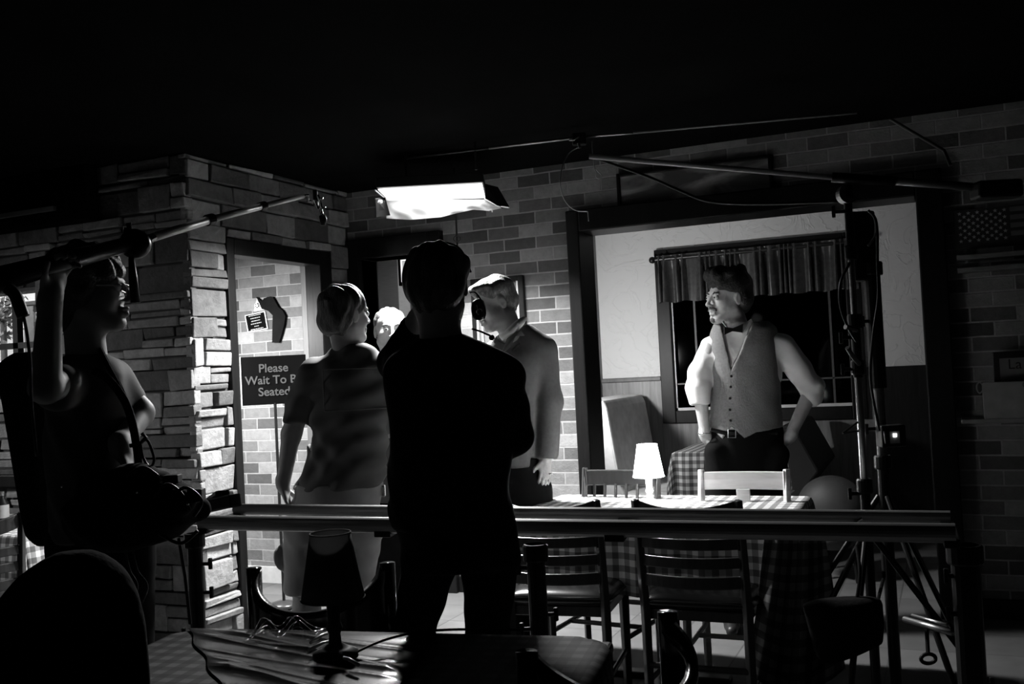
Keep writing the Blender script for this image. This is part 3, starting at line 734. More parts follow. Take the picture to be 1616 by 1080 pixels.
# slat-back chairs
SEAT = plain('black_vinyl', .015, .22, 0, .2, spec=.7)
CHW = wood_mat('dark_chair_wood', .035, .30, 2, .4); CHL = wood_mat('pale_chair_wood', .55, .35, 0, .18)
def slat_chair(label, wood, kind='slat'):
    t = thing('dining_chair', label, 'chair')
    m = MB()
    def sq(u, v):
        a = (u-.5)*2; b = (v-.5)*2; k = (1-abs(a)**6)*(1-abs(b)**6)
        return Vector((a*.205*(1-.06*(1-v)), b*.2+.02, .47 + .028*max(0, k)**.5))
    m.grid(sq, 24, 24); m.build('seat', SEAT, t, smooth=True, solid=-.03)
    m = MB(); m.box((-.19, -.17, .425), (.19, .205, .465)); m.build('seat_frame', wood, t, bevel=.005)
    for s in (-1, 1):
        MB().tube([(s*.19, -.19, 0), (s*.19, -.185, .45), (s*.19, -.215, .68), (s*.19, -.25, .885)], [.019, .021, .019, .017], 4).build('leg', wood, t, bevel=.004)
        MB().tube([(s*.18, .19, 0), (s*.18, .185, .43)], [.017, .021], 4).build('leg', wood, t, bevel=.004)
        MB().tube([(s*.19, -.19, .2), (s*.18, .19, .2)], .011, 8).build('stretcher', wood, t)
    MB().tube([(-.185, 0, .2), (.185, 0, .2)], .011, 8).build('stretcher', wood, t)
    MB().tube([(-.19, -.19, .26), (.19, -.19, .26)], .012, 8).build('stretcher', wood, t)
    def slat(z0, z1, y, bow=.028, th=.014, sag=0.0):
        m = MB(); n = 14; vs = []; fs = []
        for i in range(n+1):
            x = -.18 + .36*i/n; k_ = 1-(x/.18)**2; yy = y - bow*k_; zs_ = sag*k_
            vs += [(x, yy-th/2, z0-zs_), (x, yy+th/2, z0-zs_), (x, yy+th/2, z1-zs_), (x, yy-th/2, z1-zs_)]
        for i in range(n):
            a = i*4
            for k in range(4): fs.append((a+k, a+(k+1)%4, a+4+(k+1)%4, a+4+k))
        fs += [(0,1,2,3), (n*4+3, n*4+2, n*4+1, n*4)]
        return m.add(vs, fs)
    if kind == 'slat':
        for z0, z1, y in ((.82, .882, -.242), (.705, .745, -.225), (.635, .675, -.212), (.56, .605, -.203)):
            slat(z0, z1, y, .045, sag=.026 if z1 > .88 else 0).build('slat', wood, t, bevel=.004)
    elif kind == 'panel':
        slat(.795, .875, -.24, .02, .018).build('top_rail', wood, t, bevel=.005)
        for z0, z1, y in ((.62, .66, -.212),): slat(z0, z1, y, .02).build('slat', wood, t, bevel=.004)
        MB().box((-.03, -.235, .66), (.03, -.222, .8)).build('splat', wood, t, bevel=.003)
    else:
        slat(.80, .875, -.24, .02, .018).build('top_rail', wood, t, bevel=.005)
        for i in range(6):
            x = -.14 + .056*i; MB().tube([(x, -.185, .47), (x, -.245, .81)], .008, 8).build('spindle', wood, t)
    return t
def put(t, p, rz): t.location = (p.x, p.y, 0); t.rotation_euler = (0, 0, math.radians(rz)); bpy.context.view_layer.update(); return t
# chairs on the near side of the main table, backs to the camera (they face +Y)
def back_at(px, py, z, rz):      # floor point so that the top of the chair back stands at the pixel
    p = onZ(px, py, z); a = math.radians(rz); off = Vector((.25*-math.sin(a), .25*math.cos(a), 0)); q = p + off; q.z = 0; return q
ca = slat_chair('dark slat-back chair whose glossy black seat shines, pushed up to the lamp table', CHW)
cpos = back_at(864, 800, .86, 6); put(ca, cpos, 6)
cb = dup(ca, back_at(1082, 800, .86, 0), math.radians(0), 'slat-back chair straight in front of the glowing lamp, top rail above the slider rails')
cc = slat_chair('pale wooden chair with a lit top rail in front of the man in the vest', CHL, 'panel')
p = onZ(1172, 745, .875); put(cc, p + Vector((0, -.24, 0)), 180)
cd = slat_chair('dark spindle-back chair in the opening beside the left post', wood_mat('walnut_wood', .04, .35, 2, .3), 'spindle')
p = onZ(978, 742, .875); put(cd, p + Vector((-.02, -.25, 0)), 174)
ce = dup(ca, onZ(-62, 815, .87), math.radians(62), 'dark slat-back chair by the stone wall at the picture edge, barely in view')
ce.location.z = 0

def barrel_chair(label):
    t = thing('barrel_chair', label, 'chair')
    def band(u, v):
        a = math.radians(200 + 140*u) if False else math.radians(180 + 180*u)
        dip = math.sin(math.pi*u); r = .19
        z1 = .865 - .085*dip; z0 = .63 + .05*dip
        return Vector((r*math.cos(a)*1.0, r*math.sin(a)*.95, z0 + (z1-z0)*v + 0))
    m = MB(); m.grid(band, 40, 6); m.build('backrest', GLOSSW, t, smooth=True, solid=.022)
    for s in (-1, 1):
        MB().tube([(s*.19, .0, .87), (s*.19, .0, .6), (s*.19, .02, .45), (s*.19, .0, 0)], [.022, .02, .019, .016], 10).build('leg', GLOSSW, t, smooth=True)
        MB().tube([(s*.12, -.15, .62), (s*.12, -.15, .43), (s*.14, -.17, 0)], [.016, .018, .015], 10).build('leg', GLOSSW, t, smooth=True)
    m = MB(); m.lathe((0, 0, .43), [(.175, 0), (.185, .02), (.175, .045), (.1, .055)], 32); m.build('seat', SEAT, t, smooth=True)
    MB().tube([(-.2, 0, .2), (.2, 0, .2)], .01, 8).build('stretcher', GLOSSW, t)
    return t
GLOSSW = plain('polished_dark_wood', .018, .16, 0, .3, spec=.7)
b1 = barrel_chair('dark curved-back chair behind the unlit lamp'); p = onZ(408, 905, .87); put(b1, p + RIGHT0*.155 + FWD0*.07, 20)
b2 = dup(b1, (0, 0, 0), 0, 'glossy dark curved-back chair whose rim shines beside the nearest table'); p = onZ(1048, 945, .87); q = p - FWD0*.235 - RIGHT0*.16; b2.location = (q.x, q.y, 0); b2.rotation_euler = (0, 0, math.radians(62))

# booth behind the opening
XB = onY(958, 700, 6.8).x; XB1 = onY(992, 700, 6.8).x
GREYV = plain('pale_grey_vinyl', .75, .4)
def booth(name, x_face, s, y0, y1, ztop, mat, label, th=.17):
    """a booth bench whose back stands at x_face and whose seat reaches s * 0.55 from it"""
    t = thing(name, label, 'booth', (x_face, (y0+y1)/2, 0))
    pr = [(x_face - s*.12, .08), (x_face + s*(th+.06), .08), (x_face + s*(th+.06), .42), (x_face + s*(th+.02), .5), (x_face + s*th*.55, ztop - .06), (x_face + s*th*.35, ztop), (x_face - s*.12, ztop + .01)]
    MB().prism([(x, y0, z) for x, z in pr], (0, y1-y0, 0)).build('backrest', mat, t, bevel=.02)
    MB().box((min(x_face+s*th, x_face+s*.55), y0+.02, .36), (max(x_face+s*th, x_face+s*.55), y1, .46)).build('seat', mat, t, bevel=.02)
    MB().box((min(x_face, x_face+s*.5), y0+.04, 0), (max(x_face, x_face+s*.5), y1, .36)).build('base', BLACKW, t)
    return t
booth('booth_bench', XB - .06, 1, 6.8, 7.8, 1.12, GREYV, 'booth bench with a pale grey curved end panel beside the left post', .13)
rb = onY(1262, 720, 6.7)
t = thing('booth_bench', 'dark booth bench with a sloping end behind the man in the vest', 'booth', (rb.x, 7.2, 0))
q = [onY(1232, 672, 6.7), onY(1252, 672, 6.7), onY(1293, 745, 6.7), onY(1262, 785, 6.7)]; q = [Vector((a.x, 6.7, a.z)) for a in q] + [Vector((rb.x + .1, 6.7, .05)), Vector((rb.x - .12, 6.7, .05)), Vector((rb.x - .12, 6.7, .45)), Vector((rb.x - .06, 6.7, .5))]
MB().prism(q, (0, 1.0, 0)).build('backrest', plain('black_vinyl_booth', .012, .6), t, bevel=.015)
# rounded cushion chair right of the booth
GV = plain('grey_upholstery', .035, .6)
rc = P(1312, 790, 6.2)
t = thing('round_chair', 'rounded grey upholstered chair back below the alcove window', 'chair', (rc.x, rc.y, 0))
field_obj('backrest', [ell((rc.x, rc.y, .42), (.21, .15, .2), k=.02), ell((rc.x, rc.y - .1, .28), (.20, .22, .10), k=.05)], GV, t, .012)
for sx in (-.15, .15):
    for sy_ in (-.2, .1): MB().tube([(rc.x+sx, rc.y+sy_, 0), (rc.x+sx*.9, rc.y+sy_, .25)], [.014, .018], 8).build('leg', BLACKW, t)

# high-backed black chair close to the camera at the lower left
hb = P(62, 1000, 1.55)
t = thing('high_back_chair', 'very dark rounded high-back chair close to the camera below the boom operator', 'chair', (hb.x, hb.y, 0))
def px_r(px, py, d): return P(px, py, d)
field_obj('backrest', [loft([(870, 88, 150, .02), (885, 60, 172, .05), (905, 30, 196, .06), (940, 0, 215, .065), (990, -30, 228, .07), (1080, -60, 236, .07), (1300, -60, 236, .07)], 1.55, cap=.01)], MATTE, t, .01)
MB().box((hb.x-.24, hb.y-.5, .42), (hb.x+.2, hb.y-.02, .5)).build('seat', MATTE, t, bevel=.03)
MB().tube([(hb.x-.02, hb.y-.25, .03), (hb.x-.02, hb.y-.25, .42)], .03).build('pedestal', BLACKM, t)
MB().lathe((hb.x-.02, hb.y-.25, 0), [(.26, 0), (.26, .015), (.04, .05)], 32).build('base', BLACKM, t)

# ------------------------------------------------------------------ the fluorescent bank
ZL = 2.39
def down_(p, z): return Vector((p.x, p.y, z))
q = [onZ(594, 300, ZL), onZ(763, 291, ZL), onZ(768, 313, ZL), onZ(612, 317, ZL)]
qc = sum(q, Vector()) / 4
fx = thing('fluorescent_light', 'glowing fluorescent light bank hung under the ceiling above the group of men', 'light', qc)
PANEL = emit_mat('glowing_tubes', 3.0, .8)
m = MB().prism([p + Vector((0, 0, .012)) for p in q], (0, 0, .055)); m.build('housing', BLACKM, fx, bevel=.004)
m = MB(); u = (q[1] - q[0]).normalized()
m.prism([p + (qc - p) * .03 for p in q], (0, 0, .006)); m.build('diffuser', PANEL, fx)
BLK = plain('black_flag', .0015, .8, 0, .2, spec=0.0)
def px_plate(name, pts, mat, parent, th=.006):
    pts = [Vector(p) for p in pts]; n = (pts[1]-pts[0]).cross(pts[2]-pts[0]).normalized()
    return MB().prism(pts, n * th).build(name, mat, parent)
px_plate('barn_door', [P(765, 291, 5.36), P(785, 296, 5.34), P(803, 327, 5.39), P(792, 329, 5.54), P(766, 314, 5.75)], BLK, fx)
px_plate('barn_door', [P(593, 314, 5.50), P(608, 312, 5.57), P(616, 340, 5.64), P(594, 343, 5.57)], BLK, fx)
MB().tube([P(765, 314, 5.75), P(785, 325, 5.60), P(803, 328, 5.39)], .004, 6).build('barn_door_edge', WHITEP, fx)
MB().sphere(P(600, 319, 5.46), .012, 12).build('clamp', CHROME, fx)
MB().tube([P(592, 300, 5.39), P(612, 317, 5.71)], .004, 6).build('rim', WHITEP, fx)
SHEET = sheet_mat('diffusion_cloth', .75, .0)
b_ = SHEET.node_tree.nodes['Principled BSDF']
mb = MB()
def shf(u, v):
    xt = 607 + u*190; yt = 315 + (0 if u < .83 else (u-.83)*70)
    yb = np.interp(u, [0, .2, .45, .6, .72, .85, 1], [345, 347, 343, 336, 331, 333, 327])
    x = xt + v*3; y = yt + (yb-yt)*v
    dd = 5.76 + .014*math.sin(u*11+v*6)*v + .008*math.sin(u*31-v*9)*v - .03*v*math.sin(u*3.1)
    return P(x, y, dd)
mb.grid(shf, 80, 16); mb.build('diffusion_sheet', SHEET, fx, smooth=True)
MB().tube([P(776, 330, 5.66), P(777, 335, 5.66)], .004, 6).build('tie', SHEET, fx)
# the long pole that carries it
pa, pb, pc_ = P(640, 250, 5.45), P(1000, 210, 4.9), P(1352, 178, 4.2)
pole = thing('overhead_pole', 'thin steel pole running under the ceiling from the light bank past the clamp', 'pole', pa)
MB().tube([pa, P(772, 234, 5.25)], .007, 10).build('tube', BLACKM, pole, smooth=True)  # left length coloured black because it is unlit
MB().tube([P(772, 234, 5.25), P(905, 218, 5.05)], .007, 10).build('tube', STEEL, pole, smooth=True)
MB().tube([P(925, 216, 5.02), pb], .006, 10).build('tube', STEEL, pole, smooth=True)
MB().tube([pb, pc_], .006, 10).build('tube', plain('shaded_steel', .12, .6), pole, smooth=True)  # far length of the same pole, shade put into its colour
for dx in (0, 110): MB().tube([down_(P(640+dx, 250-dx*.1, 5.45-dx*.0015), H), down_(P(640+dx, 250-dx*.1, 5.45-dx*.0015), ZL+.06)], .007, 8).build('hanger', BLACKM, pole)
MB().obox(P(914, 220, 5.03), (RIGHT0, FWD0, ZUP), (.035, .02, .03)).build('clamp', BLACKM, pole, bevel=.006)
MB().tube([P(898, 221, 5.0), P(906, 221, 5.0), P(913, 216, 5.0)], .005, 8).build('clamp_handle', CHROME, pole)
MB().tube([P(913, 226, 5.0), P(915, 234, 5.0)], .008, 8).build('clamp_screw', CHROME, pole)
lp_ = [P(912, 233, 5.0), P(897, 243, 5.0), P(887, 265, 5.0), P(884, 290, 5.0), P(889, 312, 5.0), P(900, 327, 5.0), P(912, 333, 5.0), P(926, 334, 5.0), P(928, 337, 5.0), P(929, 349, 5.0)]
tag(MB().tube(catmull(lp_, 6), .0028, 6).build('safety_cable', STEEL, smooth=True), 'thin wire cable hanging in a wide curve below the overhead clamp', 'cable')
lp_ = [P(934, 224, 5.0), P(936, 250, 5.0), P(938, 266, 5.0), P(941, 273, 5.0), P(941, 280, 5.0), P(946, 282, 5.0), P(949, 277, 5.0), P(944, 271, 5.0), P(940, 267, 5.0)]
tag(MB().tube(catmull(lp_, 6), .0026, 6).build('wire_loop', STEEL, smooth=True), 'short wire with an eyelet loop hanging beside the overhead clamp', 'wire')
lp_ = [P(940, 250, 4.2), P(975, 262, 4.2), P(1030, 282, 4.2), P(1075, 302, 4.1), P(1120, 318, 4.0), P(1200, 322, 3.9), P(1330, 318, 3.7)]
tag(MB().tube(catmull(lp_, 6), .006, 6).build('power_cable', BLACKP, smooth=True), 'black cable sagging across the dark painting', 'cable')
hk = P(720, 345, 5.95)
t = thing('hanging_hook', 'thin black hanging rod with a small ring above the cameraman', 'hook', (hk.x, hk.y, 2.2))
MB().tube([(hk.x, hk.y, H), P(722, 400, 5.95)], .006, 8).build('rod', BLACKM, t)
rg = P(721, 377, 5.93); MB().tube([rg + RIGHT0*math.cos(a*.5)*.02 + ZUP*math.sin(a*.5)*.018 for a in range(14)], .003, 6).build('ring', BLACKM, t)

# ------------------------------------------------------------------ silver arm on its stand, right
A0, A1 = P(930, 247, 3.6), P(1313, 280, 3.45)
ARMW = plain('pale_satin_tube', .85, .35, 0, .04, spec=1.0)
arm = thing('grip_arm', 'long pale tube reaching left from the stand at the ceiling', 'pole', A1)
MB().tube([A0, A1], .0095, 16).build('tube', ARMW, arm, smooth=True)
MB().tube([A1, P(1412, 286, 3.42)], .018, 12).build('sleeve', BLACKM, arm, smooth=True)
MB().tube([P(1412, 286, 3.42), P(1534, 295, 3.38)], .014, 12).build('end_tube', plain('grey_tube', .22, .45, .5), arm, smooth=True)
MB().obox(P(1572, 300, 3.36), (RIGHT0, FWD0, ZUP), (.075, .04, .03)).build('counterweight', BLACKM, arm, bevel=.01)
ARMW2 = plain('dim_tube', .12, .5, .4)
tag(MB().tube([P(1405, 188, 3.6), P(1490, 238, 3.5), P(1500, 262, 3.45)], .006, 8).build('ceiling_rod', ARMW2), 'dim thin rod slanting down near the ceiling above the silver arm', 'rod')

def knob(m, c, r=.018, n=(0, -1, 0)): m.lathe(c, [(r*.5, -.01), (r*.5, 0), (r, .002), (r, .014), (r*.7, .018)], 12, n)
def stand(label, px, py, d, ztop, segs, z_col, legr, rots, name='light_stand', mats=None, knobs=()):
    b = P(px, py, d); b = Vector((b.x, b.y, 0)); t = thing(name, label, 'stand', b)
    for i, (z0, z1, r, mt) in enumerate(segs):
        MB().lathe(b, [(r, z0), (r, z1)], 16).build('riser', mt, t, smooth=False)
        MB().lathe(b, [(r+.008, z1-.05), (r+.01, z1-.045), (r+.01, z1-.005), (r+.006, z1)], 16).build('collar', BLACKM, t)
    m = MB()
    for (z, ang) in knobs:
        a = math.radians(ang); dr = (RIGHT0*math.cos(a) + FWD0*math.sin(a))
        m = MB(); m.tube([b + Vector((0,0,z)), b + Vector((0,0,z)) + dr*.05], .007, 8); m.beam(b + Vector((0,0,z-.02)) + dr*.052, b + Vector((0,0,z+.02)) + dr*.052, .012, .012, (0, 1, 0)); m.build('knob', BLACKM, t, bevel=.003)
    for r_ in rots:
        a = math.radians(r_); dr = Vector((math.cos(a), math.sin(a), 0))
        m = MB(); m.tube([b + Vector((0,0,z_col)) + dr*.02, b + dr*legr*.9 + Vector((0,0,.05)), b + dr*legr + Vector((0,0,.015))], .011, 10); m.build('leg', BLACKM if not mats else mats, t)
    return t
st1 = stand('chrome-tubed stand beside the window that carries the pale overhead tube', 1357, 640, 3.45, 1.98,
      [(.1, .95, .017, BLACKM), (.86, 1.36, .013, CHROME), (1.3, 1.52, .016, BLACKM), (1.5, 1.76, .0115, CHROME), (1.72, 1.97, .014, BLACKM)], .75, .55, (20, 140, 260), knobs=((1.44, 180), (1.33, 180), (1.88, 180), (.9, 180)))
bt = parent_loc(st1)
MB().lathe(bt + Vector((-.0, 0, 1.94)), [(.035, -.02), (.035, .02)], 24, FWD0).build('grip_head', STEEL, st1)
st2 = stand('black stand with a control box on it, right behind the chrome-tubed stand', 1388, 640, 3.7, 1.9,
      [(.1, 1.0, .022, BLACKM), (.9, 1.3, .019, plain('grey_column', .10, .45)), (1.25, 1.72, .03, BLACKM)], .85, .62, (60, 180, 300), knobs=((1.5, 200), (1.1, 180)))
b = parent_loc(st2)
MB().obox(b + Vector((-.03, 0, 1.78)), (RIGHT0, FWD0, ZUP), (.045, .04, .13)).build('head', BLACKM, st2, bevel=.01)
dv = P(1406, 688, 3.66)
t = thing('control_box', 'small black box with a tiny lit lamp clamped to the black stand', 'box', dv)
MB().obox(dv, (RIGHT0, FWD0, ZUP), (.045, .03, .04)).build('case', BLACKP, t, bevel=.005)
MB().obox(dv + FWD0*-.032 + RIGHT0*.002 + ZUP*.004, (RIGHT0, FWD0, ZUP), (.006, .003, .006)).build('lit_lamp', emit_mat('led', 6), t)
MB().obox(dv + FWD0*-.031 + RIGHT0*.002 + ZUP*-.004, (RIGHT0, FWD0, ZUP), (.018, .001, .022)).build('display', plain('dim_display', .2, .3), t)
MB().tube([dv + RIGHT0*-.036 + FWD0*-.032 + ZUP*.02, dv + RIGHT0*-.033 + FWD0*-.034 + ZUP*-.025], .003, 6).build('latch', CHROME, t)
for i, (pts, lb) in enumerate((([P(1376, 335, 3.5), P(1382, 350, 3.5), P(1381, 372, 3.52), P(1370, 388, 3.55)], 'short black cable looped at the head of the black stand'),
        ([P(1370, 332, 3.45), P(1383, 352, 3.45), P(1385, 420, 3.45), P(1386, 470, 3.45), P(1378, 530, 3.45), P(1374, 600, 3.5), P(1388, 680, 3.55)], 'long black cable hanging down the black stand'),
        ([P(1341, 415, 3.4), P(1327, 445, 3.38), P(1326, 480, 3.38), P(1336, 512, 3.38), P(1352, 540, 3.4)], 'thin black cable bowed left of the chrome-tubed stand'))):
    tag(MB().tube(catmull(pts, 7), .005, 6).build('cable', BLACKP, smooth=True), lb, 'cable')
t = thing('clamp_handle', 'tilted pale clamp handle sticking out left of the chrome-tubed stand', 'clamp', P(1338, 518, 3.4))
MB().tube([P(1334, 516, 3.38), P(1352, 521, 3.4)], .009, 8).build('handle', ARMW2, t); MB().tube([P(1337, 549, 3.38), P(1345, 562, 3.4), P(1356, 575, 3.43)], .008, 8).build('handle', ARMW2, t)
m = MB(); m.tube([P(1330, 684, 3.42), P(1356, 665, 3.45)], .004, 6).tube([P(1330, 684, 3.42), P(1358, 680, 3.45)], .004, 6)
tag(m.build('wire_bracket', BLACKM), 'thin black wire bracket pointing left from the chrome-tubed stand', 'bracket')

# ------------------------------------------------------------------ slider rails across the picture
RZ = .905
r0a, r0b = onZ(372, 804, RZ), onZ(1500, 818, RZ)
r1a, r1b = onZ(318, 825, RZ), onZ(1508, 842, RZ)
sl = thing('camera_slider', 'long pair of parallel metal slider rails crossing behind the cameraman', 'slider', (r0a + r0b) / 2)
RAIL = plain('slider_rail_metal', .30, .30, .25, .08, stretch=(1, 1, 1))
def rail(a, b, r): 
    d_ = (b - a).normalized(); s = d_.cross(ZUP); 
    pr = []
    for k in range(20):
        an = 2*math.pi*k/20; pr.append(s*math.cos(an)*r + ZUP*math.sin(an)*r*1.0)
    return MB().prism([a + p for p in pr], b - a)
rail(r0a, r0b, .021).build('rail', RAIL, sl)
rail(r1a, r1b, .026).build('rail', RAIL, sl)
dr = (r1b - r1a).normalized(); sd = dr.cross(ZUP)
for f_ in (.004, .30, .62, .996):
    c = r1a.lerp(r1b, f_); c2 = r0a.lerp(r0b, f_); mid = (c + c2) / 2 - ZUP*.025
    MB().obox(mid, (dr, (c2-c).normalized(), ZUP), (.03 if f_ not in (.004, .996) else .02, (c2-c).length/2 + .02, .012)).build('cross_brace', BLACKM, sl, bevel=.003)
c = onZ(1344, 829, RZ - .02); MB().tube([c, c + dr*.03 + ZUP*.02], .005, 8).build('brace_screw', CHROME, sl)
lc = P(335, 792, 3.45)
m = MB(); m.beam(P(318, 800, 3.5), P(372, 790, 3.35), .05, .045); m.beam(P(335, 790, 3.5), P(352, 778, 3.4), .05, .02); m.build('end_clamp', BLACKM, sl, bevel=.006)
stand('black stand under the near end of the slider rails by the stone pillar', 309, 900, 3.50, .88, [(.03, .5, .02, BLACKM), (.42, .87, .026, BLACKM)], .45, .5, (80, 200, 320), 'slider_stand', knobs=((.66, 0), (.52, 180), (.76, 0)))
t = stand('black stand under the slider rails beside the chair with the shining seat', 848, 930, 2.95, .88, [(.03, .5, .022, BLACKM), (.42, .87, .028, BLACKM)], .45, .4, (45, 165, 285), 'slider_stand', knobs=((.62, 180), (.80, 180), (.66, 0)))
t = stand('thick black stand under the far right end of the slider rails', 1527, 950, 2.62, .88, [(.03, .5, .03, BLACKM), (.42, .87, .036, BLACKM)], .5, .55, (30, 150, 270), 'slider_stand', knobs=((.79, 180), (.69, 180), (.5, 0)))
tb = thing('brace_tube', 'pair of dull silver tubes lying slanted beside the thick black stand', 'tube', P(1465, 988, 3.0))
MB().tube([P(1428, 978, 3.1), P(1503, 999, 2.85)], .010, 10).build('tube', ALU, tb, smooth=True); MB().tube([P(1440, 972, 3.15), P(1495, 987, 2.95)], .006, 10).build('tube', ALU, tb, smooth=True)
sbp = P(1330, 995, 3.25)
t = thing('sandbag', 'black sandbag slung low from the stand right of the hanging cloth corner', 'sandbag', sbp)
field_obj('bag', [loft([(944, 1290, 1385, .03), (952, 1266, 1392, .06), (985, 1275, 1394, .08), (1015, 1283, 1392, .08), (1035, 1290, 1350, .05), (1045, 1295, 1315, .03)], 3.25, cap=.01)], MATTE, t, .008)
MB().tube(catmull([P(1352, 948, 3.25), P(1357, 905, 3.3), P(1352, 862, 3.4)], 6), .006, 8).build('strap', MATTE, t)
MB().tube([P(1385, 950, 3.25), P(1395, 910, 3.4), P(1392, 862, 3.6)], .006, 8).build('strap', MATTE, t)
wp = P(1465, 1040, 3.0)
t = thing('caster_wheel', 'small black caster wheel low beside the thick black stand', 'wheel', wp)
MB().tube([wp + RIGHT0*math.cos(a*math.pi/12)*.022 + ZUP*math.sin(a*math.pi/12)*.014 for a in range(25)], .006, 8).build('tyre', BLACKP, t)
MB().tube([wp + ZUP*.01, P(1462, 985, 3.05)], .006, 8).build('fork', BLACKM, t)

# ------------------------------------------------------------------ sign, stickers, pictures, shelves
def text(name, s, size, mat, origin, xdir, zdir, parent, depth=.002, align='CENTER', bold=0.0):
    cu = bpy.data.curves.new(name, 'FONT'); cu.body = s; cu.size = size; cu.extrude = depth/2; cu.align_x = align; cu.offset = bold; cu.align_y = 'CENTER'
    tmp = bpy.data.objects.new(name, cu); COL.objects.link(tmp); bpy.context.view_layer.update()
    me = bpy.data.meshes.new_from_object(tmp.evaluated_get(bpy.context.evaluated_depsgraph_get())); bpy.data.objects.remove(tmp)
    x = Vector(xdir).normalized(); y = Vector(zdir).normalized(); n = x.cross(y)
    o_ = Vector(origin) - parent_loc(parent)
    for v in me.vertices: c = v.co.copy(); v.co = o_ + x*c.x + y*c.y + n*c.z
    me.materials.clear(); me.materials.append(mat); o = bpy.data.objects.new(name, me); COL.objects.link(o); o.parent = parent; return o
sc_ = P(432.5, 600, 6.1); bp_ = onZ(425, 948, 0)
SX = (RIGHT0 * .97 + FWD0 * .1).normalized()
sg = thing('wait_sign', 'black floor sign on a pole reading Please Wait To Be Seated', 'sign', (sc_.x, sc_.y, 0))
SIGNB = plain('sign_black', .0012, .7, 0, .1, spec=.05); LET = plain('sign_letters', .04, .6, 0, .05)
MB().obox(sc_, (SX, SX.cross(ZUP)*-1, ZUP), (.196, .008, .148)).build('board', SIGNB, sg, bevel=.003)
MB().obox(sc_ + SX*-.197, (SX, SX.cross(ZUP)*-1, ZUP), (.003, .010, .15)).build('board_edge', plain('bright_edge', .5, .4), sg)  # pale colour paints the light caught on this edge
nn = SX.cross(ZUP)
for s, dz, k in (('Please', .072, 0), ('Wait To Be', .0, 1), ('Seated', -.072, 2)):
    text('lettering', s, .072, LET, sc_ + nn*.0095 + ZUP*dz, SX, ZUP, sg, bold=.0012)
MB().lathe((sc_.x, sc_.y, 0), [(.009, .01), (.009, sc_.z - .14)], 12).build('pole', BLACKM, sg)
MB().lathe((sc_.x, sc_.y, 0), [(.085, 0), (.095, .012), (.085, .03), (.02, .045)], 32).build('base', plain('sign_base', .05, .3, .5), sg, smooth=True)
# small notice, sticker and cut-out on the entry brick
YB = YW - .012
def onb(px, py): p = onY(px, py, YB); return p
t = thing('notice', 'small tilted black notice with lines of print on the entry brick wall', 'sign', onb(404, 505))
n4 = [onb(386, 498), onb(418, 491), onb(423, 519), onb(391, 525)]
MB().prism(n4, (0, .008, 0)).build('border', plain('pale_border', .6, .6), t)
cc_ = sum(n4, Vector())/4; MB().prism([cc_ + (p-cc_)*.9 + Vector((0, -.002, 0)) for p in n4], (0, .004, 0)).build('panel', SIGNB, t)
ux = (n4[1]-n4[0]).normalized(); uz = (n4[0]-n4[3]).normalized()
for i, wl in enumerate((.84, .66, .6, .72, .3, .86)):
    c = n4[0].lerp(n4[3], .12 + i*.155).lerp(n4[1].lerp(n4[2], .12 + i*.155), .5)
    rr = random.Random(i); x = -wl/2
    while x < wl/2:
        wd = rr.uniform(.06, .16); a = c + ux*(x*.125) + Vector((0, -.004, 0)); b2_ = c + ux*(min(x+wd, wl/2)*.125) + Vector((0, -.004, 0))
        MBt = MB(); MBt.beam(a, b2_, .0015, .006) ; 
        if x == -wl/2: acc = MBt
        else:
            acc.add(MBt.v, MBt.f)
        x += wd + .03
    acc.build('print', plain('print_grey', .3, .6), t)
t = thing('sticker', 'triangular pale sticker with a round star emblem above the small notice', 'sticker', onb(409, 482))
MB().prism([onb(400, 492), onb(406, 469), onb(421, 489)], (0, .006, 0)).build('backing', plain('sticker_grey', .45, .6), t)
ec = onb(407, 482.5) + Vector((0, -.003, 0)); 
def disc(c, r, n=28, th=.003): return MB().lathe(c, [(r, 0), (r, th)], n, (0, -1, 0))
disc(ec, .024).build('emblem', plain('emblem_white', .75, .6), t); disc(ec + Vector((0, -.003, 0)), .018).build('emblem_disc', SIGNB, t)
sp_ = []
for k in range(10): a = math.pi/2 + k*math.pi/5; r_ = .019 if k % 2 == 0 else .008; sp_.append(ec + Vector((math.cos(a)*r_, -.0065, math.sin(a)*r_)))
MB().prism(sp_[::-1], (0, -.002, 0)).build('star', plain('star_white', .75, .6), t)
cut = [(406, 469), (415, 476), (418, 471), (424, 469), (432, 469), (437, 478), (441, 485), (448, 491), (452, 499), (450, 513), (446, 528), (442, 541), (431, 541), (432, 498), (425, 491), (415, 488)]
tag(MB().prism([onb(*c) for c in cut], (0, -.012, 0)).build('cutout', MATTE), 'black angular cut-out shape hanging beside the small notice', 'decoration')
# framed picture behind the suited man
def frame_picture(name, label, px0, py0, px1, py1, Y, wfr, mats, inner, cat='picture'):
    a = onY(px0, py0, Y); b = onY(px1, py1, Y); x0, x1 = a.x, b.x; z1 = onY(px1, py0, Y).z; z0 = b.z
    t = thing(name, label, cat, ((x0+x1)/2, Y, z0))
    MB().box((x0, Y, z0), (x0+wfr, Y+.03, z1)).box((x1-wfr, Y, z0), (x1, Y+.03, z1)).box((x0+wfr, Y, z0), (x1-wfr, Y+.03, z0+wfr)).box((x0+wfr, Y, z1-wfr), (x1-wfr, Y+.03, z1)).build('frame', mats[0], t, bevel=.004)
    MB().box((x0+wfr, Y+.015, z0+wfr), (x1-wfr, Y+.03, z1-wfr)).build('picture', mats[1], t)
    if inner:
        for w_, q_ in ((wfr*.95, .012), (wfr*1.9, .008)):
            MB().box((x1-w_-q_, Y-.003, z0+w_), (x1-w_, Y+.012, z1-w_)).box((x0+w_, Y-.003, z0+w_), (x0+w_+q_, Y+.012, z1-w_)).build('inner_moulding', inner, t, bevel=.002)
    return t, x0, x1, z0, z1
